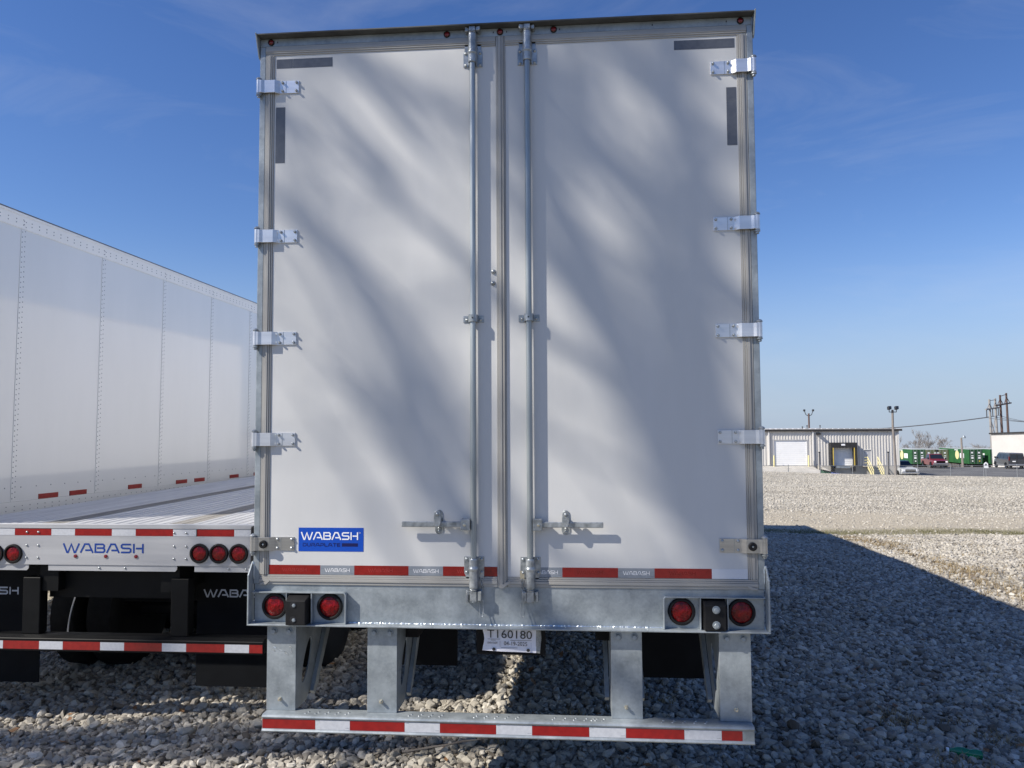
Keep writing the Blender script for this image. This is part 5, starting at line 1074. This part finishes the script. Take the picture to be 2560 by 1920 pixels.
# ------------------------------------------------------------------ green containers on chassis
def container(xl, Y, z0, Lc, mats, label, logo=True):
    w, h = 2.5, 2.75; root = empty('shipping_container', (xl + w / 2, Y, z0 - 1.2), label, 'container', 'containers on chassis')
    mg, mdk = mats
    bx('box', mg, root, xl + 0.04, xl + w - 0.04, Y + 0.06, Y + Lc, z0, z0 + h - 0.03); bx('roof_panel', 'cont_roof', root, xl, xl + w, Y + 0.02, Y + Lc, z0 + h - 0.028, z0 + h)
    m_ = MB(); y = Y + 0.25
    while y < Y + Lc - 0.2: m_.box(xl - 0.005, xl + 0.039, y, y + 0.14, z0 + 0.15, z0 + h - 0.15); y += 0.28
    m_.build('side_ribs', mg, root)
    for a in (0.0, 1.255):
        d = bx('end_door', mdk, root, xl + a + 0.06, xl + a + 1.185, Y, Y + 0.058, z0 + 0.12, z0 + h - 0.14)
        for q in (0.25, 0.85): MB().cyl((xl + a + 0.06 + q, Y - 0.03, z0 + 0.05), (xl + a + 0.06 + q, Y - 0.03, z0 + h - 0.06), 0.022, 6).build('lock_bar', 'galv', d)
        for q, (px0, pz0, pw, ph, mt) in enumerate(((0.33, 1.95, 0.36, 0.30, 'print_pale'), (0.33, 1.45, 0.42, 0.16, 'print_pale'), (0.30, 0.95, 0.45, 0.34, 'print_pale'), (0.45, 0.42, 0.24, 0.2, 'print_white' if a == 0 else 'yellow'))):
            bx('door_marking', mt, d, xl + a + 0.06 + px0, xl + a + 0.06 + px0 + pw, Y - 0.004, Y - 0.001, z0 + pz0, z0 + pz0 + ph)
    fr_ = MB().box(xl, xl + 0.055, Y - 0.01, Y + 0.1, z0, z0 + h - 0.03).box(xl + w - 0.055, xl + w, Y - 0.01, Y + 0.1, z0, z0 + h - 0.03).box(xl + 0.056, xl + w - 0.056, Y - 0.01, Y + 0.1, z0, z0 + 0.11).box(xl + 0.056, xl + w - 0.056, Y - 0.01, Y + 0.1, z0 + h - 0.13, z0 + h - 0.03); fr_.build('end_frame', mg, root)
    if logo:
        c = [(Y + 4.6 + 0.75 * math.cos(t) * (1 if abs(math.cos(t)) < 0.9 else 1.0), z0 + 1.55 + 0.85 * math.sin(t)) for t in np.linspace(0, 2 * math.pi, 20)][:-1]
        MB().prism(c, 'x', xl - 0.012, xl - 0.006).build('side_mark', 'yellow_pale', root)
        bx('side_lettering', 'print_pale', root, xl - 0.012, xl - 0.006, Y + 1.9, Y + 3.5, z0 + 1.0, z0 + 1.9)
        bx('side_lettering', 'print_pale', root, xl - 0.012, xl - 0.006, Y + 4.2, Y + 5.6, z0 + 2.42, z0 + 2.56)
    bx('chassis_frame', 'underbody', root, xl + 0.6, xl + 1.9, Y + 0.1, Y + Lc, z0 - 0.28, z0 - 0.005)
    for yy in (1.2, 2.5):
        for xx in (0.35, 2.15): w_ = inst('wheel', tyre_me, (xl + xx, Y + yy, z0 - 0.72), root); inst('rim', rim_me, (xl + xx, Y + yy, z0 - 0.72), w_)
CY = 150.0; CZ = -5.30
for px0, lab, m_ in ((2280, 'green shipping container with end doors nearest the warehouse', ('cont_green', 'cont_green_dark')), (2422.5, 'green shipping container with yellow oval mark beside the red pickup', ('cont_green', 'cont_green_dark')),
                     (2475.0, 'green shipping container mostly hidden by the white building', ('cont_green', 'cont_green_dark'))):
    container(at(px0, 1140, CY).x, CY, CZ, 12.2, m_, lab)
container(at(2314.5, 1140, 158).x, 158, -5.6, 12.2, ('cont_olive', 'cont_olive'), 'faded olive container behind the red pickup', False)
container(at(2338.5, 1140, 158).x, 158, -5.6, 12.2, ('cont_olive', 'cont_olive'), 'olive brown container between the two green containers', False)
P_ = at(2462, 1145, 156); c_ = empty('brown_shed', (P_.x, 156, -7), 'small dark brown crate showing between two green containers', 'crate'); bx('crate_body', 'brown_box', c_, P_.x - 0.7, P_.x + 0.7, 156, 158, -7, -2.9); bx('crate_lid', 'cont_roof', c_, P_.x - 0.75, P_.x + 0.75, 155.9, 158.1, -2.898, -2.6)

# ------------------------------------------------------------------ bare trees
def bare_tree(x, y, h, label, seed, spread=0.5, group='bare trees beyond the containers', dens=3):
    r = random.Random(seed); z0 = tz(x, y); root = empty('bare_tree', (x, y, z0), label, 'tree', group); tr = MB(); cr = MB()
    def grow(p, d, l, rad, lev):
        q = p; pts = [p]; rs = [rad]; dd = d.copy()
        for i in range(3):
            dd = (dd + Vector((r.gauss(0, .12), r.gauss(0, .12), r.gauss(0.05, .06)))).normalized(); q = q + dd * l / 3; pts.append(q); rs.append(rad * (1 - 0.18 * (i + 1)))
        (tr if lev < 2 else cr).tube(pts, rs, 5 if lev < 2 else 3)
        if lev >= 6: return
        for _ in range(r.choice((2, 3, dens))):
            k = r.uniform(0.35, 1.0); idx = min(2, int(k * 3)); b0 = pts[idx].lerp(pts[idx + 1], k * 3 - idx)
            nd = (dd + Vector((r.gauss(0, spread), r.gauss(0, spread), r.gauss(0.12, 0.25)))).normalized(); grow(b0, nd, l * r.uniform(0.55, 0.82), max(0.018, rs[-1] * r.uniform(0.55, 0.8)), lev + 1)
    grow(Vector((x, y, z0 - 0.2)), Vector((0, 0, 1)), h * 0.34, h * 0.026, 0)
    tr.build('trunk', 'bark', root); cr.build('crown', 'twig', root); return root
tl = [(2258, 1083, 'bare tree standing closest to the warehouse corner'), (2268, 1090, 'slim bare tree second from the warehouse corner'), (2284, 1087, 'bare tree above the first green container'), (2301, 1096, 'short bare tree left of the gap'),
      (2324, 1098, 'bushy bare tree behind the faded olive container'), (2343, 1091, 'tallest of the bushy bare trees behind the red pickup'), (2357, 1101, 'bare tree right of the tallest one'), (2374, 1116, 'low bare tree left of the yard lamp'), (2446, 1115, 'low bare tree by the power poles'), (2463, 1117, 'small bare tree under the grey power pole')]
for i, (px0, py0, lab) in enumerate(tl):
    Yt = 172 + 5 * (i % 3); p_ = at(px0, py0, Yt); bare_tree(p_.x, Yt, max(3.5, (p_.z - tz(p_.x, Yt)) * 1.42), lab, 40 + i, 0.36)
far = MB()
for _ in range(900):
    px0 = random.uniform(2246, 2500); Yt = random.uniform(195, 215); p_ = at(px0, 1134 - random.random() ** 2 * 20, Yt); b0 = Vector((p_.x, Yt, p_.z - 4)); far.tube([b0, Vector((p_.x + random.gauss(0, .6), Yt, p_.z))], [0.08, 0.03], 3)
tag(far.build('far_wood', 'twig'), 'distant line of leafless brush on the horizon', 'wood', kind='stuff')

# ------------------------------------------------------------------ the bare tree up-sun whose limbs shade the doors
def sunpt(u, v, t): return Vector((u - 2.02 * t, -t, v + 1.87 * t))      # point above the yard whose shadow falls at (u, v) on the door
ST0 = 5.5
tx_, ty_ = 3.1 - 2.02 * ST0, -ST0
TR = empty('bare_tree', (tx_, ty_, tz(tx_, ty_)), 'tall bare tree standing up sun, its limbs shading the white doors', 'tree')
rt = random.Random(5); trunk = MB(); crown = MB()
top = sunpt(3.3, 2.2, ST0 + 0.1)
trunk.tube([Vector((tx_, ty_, tz(tx_, ty_) - 0.3)), Vector((tx_ + 0.1, ty_, 3)), Vector((tx_ - 0.1, ty_ - 0.1, 6.5)), top, sunpt(3.2, 5.0, ST0), sunpt(2.6, 8.0, ST0 - 0.1)], [0.34, 0.29, 0.25, 0.19, 0.12, 0.04], 12)
def limb(uv, r0, r1, ntw, t0=ST0, root=None, tw=0.9, spread=0.55):
    n_ = len(uv); ts = [t0 + 0.25 * math.sin(i * 1.3 + t0 * 9) for i in range(n_)]
    pts = [sunpt(u, v, t) for (u, v), t in zip(uv, ts)]; rs = [r0 + (r1 - r0) * i / (n_ - 1) for i in range(n_)]
    if root is not None: pts = [root] + pts; rs = [r0 * 1.25] + rs
    crown.tube(pts, rs, 7)
    for _ in range(ntw):
        k = rt.uniform(0.05, 1.0) * (n_ - 1); i = min(n_ - 2, int(k)); f = k - i
        u = uv[i][0] + (uv[i + 1][0] - uv[i][0]) * f; v = uv[i][1] + (uv[i + 1][1] - uv[i][1]) * f
        d = math.atan2(uv[i + 1][1] - uv[i][1], uv[i + 1][0] - uv[i][0]) + rt.gauss(0, spread); l = rt.uniform(0.4, 1.0) * tw; t = ts[i]
        q = [(u, v)]
        for j in range(3): d += rt.gauss(0, 0.16); q.append((q[-1][0] + math.cos(d) * l / 3, q[-1][1] + math.sin(d) * l / 3))
        tt = [t + j * rt.uniform(-0.06, 0.06) for j in range(4)]; ra = rt.uniform(0.008, 0.018)
        crown.tube([sunpt(a, b, c) for (a, b), c in zip(q, tt)], [ra, ra * 0.8, ra * 0.55, ra * 0.25], 4)
        for _2 in range(3):
            j = rt.randint(1, 2); d2 = d + rt.gauss(0, 0.6); l2 = l * rt.uniform(0.3, 0.6); e = (q[j][0] + math.cos(d2) * l2, q[j][1] + math.sin(d2) * l2)
            crown.tube([sunpt(q[j][0], q[j][1], tt[j]), sunpt(e[0], e[1], tt[j] + rt.uniform(-0.1, 0.1))], [ra * 0.5, ra * 0.15], 3)
LIMBS = [   # (path of the limb as its shadow runs over the doors, thick end, thin end, twigs, distance)
 ([(1.45, 0.95), (1.00, 1.45), (0.80, 1.85), (0.62, 2.35), (0.47, 2.75), (0.30, 3.10), (0.12, 3.55), (-0.05, 4.1)], 0.17, 0.11, 6, 7.5),
 ([(2.0, 1.05), (1.20, 1.55), (1.06, 2.05), (0.98, 2.6), (1.02, 3.2), (0.90, 3.75), (0.6, 4.5)], 0.20, 0.09, 12, 7.8),
 ([(1.9, 0.6), (1.22, 1.1), (1.10, 1.5), (0.93, 2.0), (0.80, 2.45), (0.72, 2.9)], 0.18, 0.05, 9, 7.3),
 ([(1.7, 2.2), (1.18, 2.62), (0.86, 3.02), (0.52, 3.42), (0.16, 3.80), (-0.3, 4.3)], 0.11, 0.05, 10, 7.2),
 ([(1.7, 2.7), (0.95, 3.05), (0.55, 3.25), (0.25, 3.62), (0.0, 4.2)], 0.07, 0.03, 8, 7.6),
 ([(1.6, 3.1), (1.15, 3.4), (0.85, 3.62), (0.62, 3.9), (0.3, 4.4)], 0.06, 0.03, 6, 7.4),
 ([(0.75, 0.6), (0.02, 1.20), (-0.26, 1.65), (-0.40, 1.98), (-0.60, 2.42), (-0.86, 2.85), (-1.12, 3.15), (-1.5, 3.5)], 0.15, 0.03, 8, 7.4),
 ([(0.25, 1.3), (-0.14, 1.85), (-0.36, 2.25), (-0.58, 2.62), (-0.95, 3.0)], 0.08, 0.02, 6, 7.9),
 ([(1.6, 1.7), (0.75, 2.15), (0.2, 2.45), (-0.15, 2.82), (-0.5, 3.12), (-0.86, 3.42), (-1.15, 3.62), (-1.6, 3.9)], 0.07, 0.03, 9, 7.0),
 ([(1.5, 2.9), (0.6, 3.3), (0.0, 3.55), (-0.42, 3.72), (-0.80, 3.9), (-1.2, 4.1)], 0.055, 0.02, 7, 7.7),
 ([(-0.1, 0.9), (-0.32, 1.40), (-0.52, 1.80), (-0.75, 2.15), (-1.1, 2.5)], 0.05, 0.018, 4, 7.1),
]
for uv, a_, b_, nt_, t0_ in LIMBS: limb(uv, a_ * 0.55, b_ * 0.6, nt_ + 3, ST0 + (t0_ - 7.5) * 0.7, sunpt(3.2, max(0.2, uv[0][1] - 0.9), ST0))
for k in range(70):
    u = rt.uniform(-1.3, 1.6) if k < 34 else rt.uniform(0.2, 1.7); v = rt.uniform(0.9, 3.9); d = math.radians(rt.gauss(124, 9)); l = rt.uniform(0.9, 2.0); t = ST0 + rt.uniform(-0.5, 0.5); ra = rt.uniform(0.012, 0.034)
    if (u < -0.5 and v < 2.0) or (0.0 < u < 0.85 and v < 2.1): continue
    q = [(u, v)]
    for j in range(4): d += rt.gauss(0, 0.09); q.append((q[-1][0] + math.cos(d) * l / 4, q[-1][1] + math.sin(d) * l / 4))
    crown.tube([sunpt(a, b, t + 0.03 * j) for j, (a, b) in enumerate(q)], [ra, ra * 0.9, ra * 0.7, ra * 0.5, ra * 0.2], 5)
for k in range(16):   # the rest of the crown, outside the corridor of sun that reaches the doors
    a = k * 2.4; p0 = Vector((tx_, ty_, 5.5 + 0.7 * (k % 9))); d = Vector((math.cos(a), math.sin(a), 0.7)); u_ = d.dot(Vector((-0.44, 0.89, 0)))
    if u_ < 0.1 and k % 9 > 4: continue
    pts = [p0]; 
    for j in range(5): d = (d + Vector((rt.gauss(0, .15), rt.gauss(0, .15), rt.gauss(0.05, .1)))).normalized(); pts.append(pts[-1] + d * 1.1)
    if any(abs((p_ + Vector((2.02, 1, -1.87)) * (-p_.y)).x) < 1.9 and 0 < (p_ + Vector((2.02, 1, -1.87)) * (-p_.y)).z < 4.6 for p_ in pts): continue
    crown.tube(pts, [0.1, 0.085, 0.07, 0.05, 0.035, 0.015], 6)
trunk.build('trunk', 'bark', TR, smooth=True); crown.build('crown', 'twig', TR)
# a second bare tree farther left whose branches dapple the stones in front of the guard
t2x, t2y = -9.5 - 2.02 * 5.0, -5.0
T2 = empty('bare_tree', (t2x, t2y, tz(t2x, t2y)), 'second bare tree up sun, its twigs dappling the sunlit stones by the flatbed', 'tree')
trunk = MB(); crown = MB()
trunk.tube([Vector((t2x, t2y, tz(t2x, t2y) - 0.3)), Vector((t2x + 0.15, t2y, 5)), Vector((t2x, t2y + 0.1, 9.5)), Vector((t2x + 0.3, t2y, 14))], [0.32, 0.26, 0.18, 0.05], 12)
for k in range(15):
    v0 = rt.uniform(0.0, 2.6); uv = [(-8.5, v0 - 0.8)]; d = math.radians(rt.uniform(5, 38))
    for j in range(7): d += rt.gauss(0, 0.16); uv.append((uv[-1][0] + math.cos(d) * 1.05, uv[-1][1] + math.sin(d) * 0.62))
    limb(uv, rt.uniform(0.04, 0.075), 0.016, 16, 5.0 + rt.uniform(-0.4, 0.4), Vector((t2x + 0.05, t2y, v0 + 8.0)), tw=1.1, spread=0.7)
trunk.build('trunk', 'bark', T2, smooth=True); crown.build('crown', 'twig', T2)
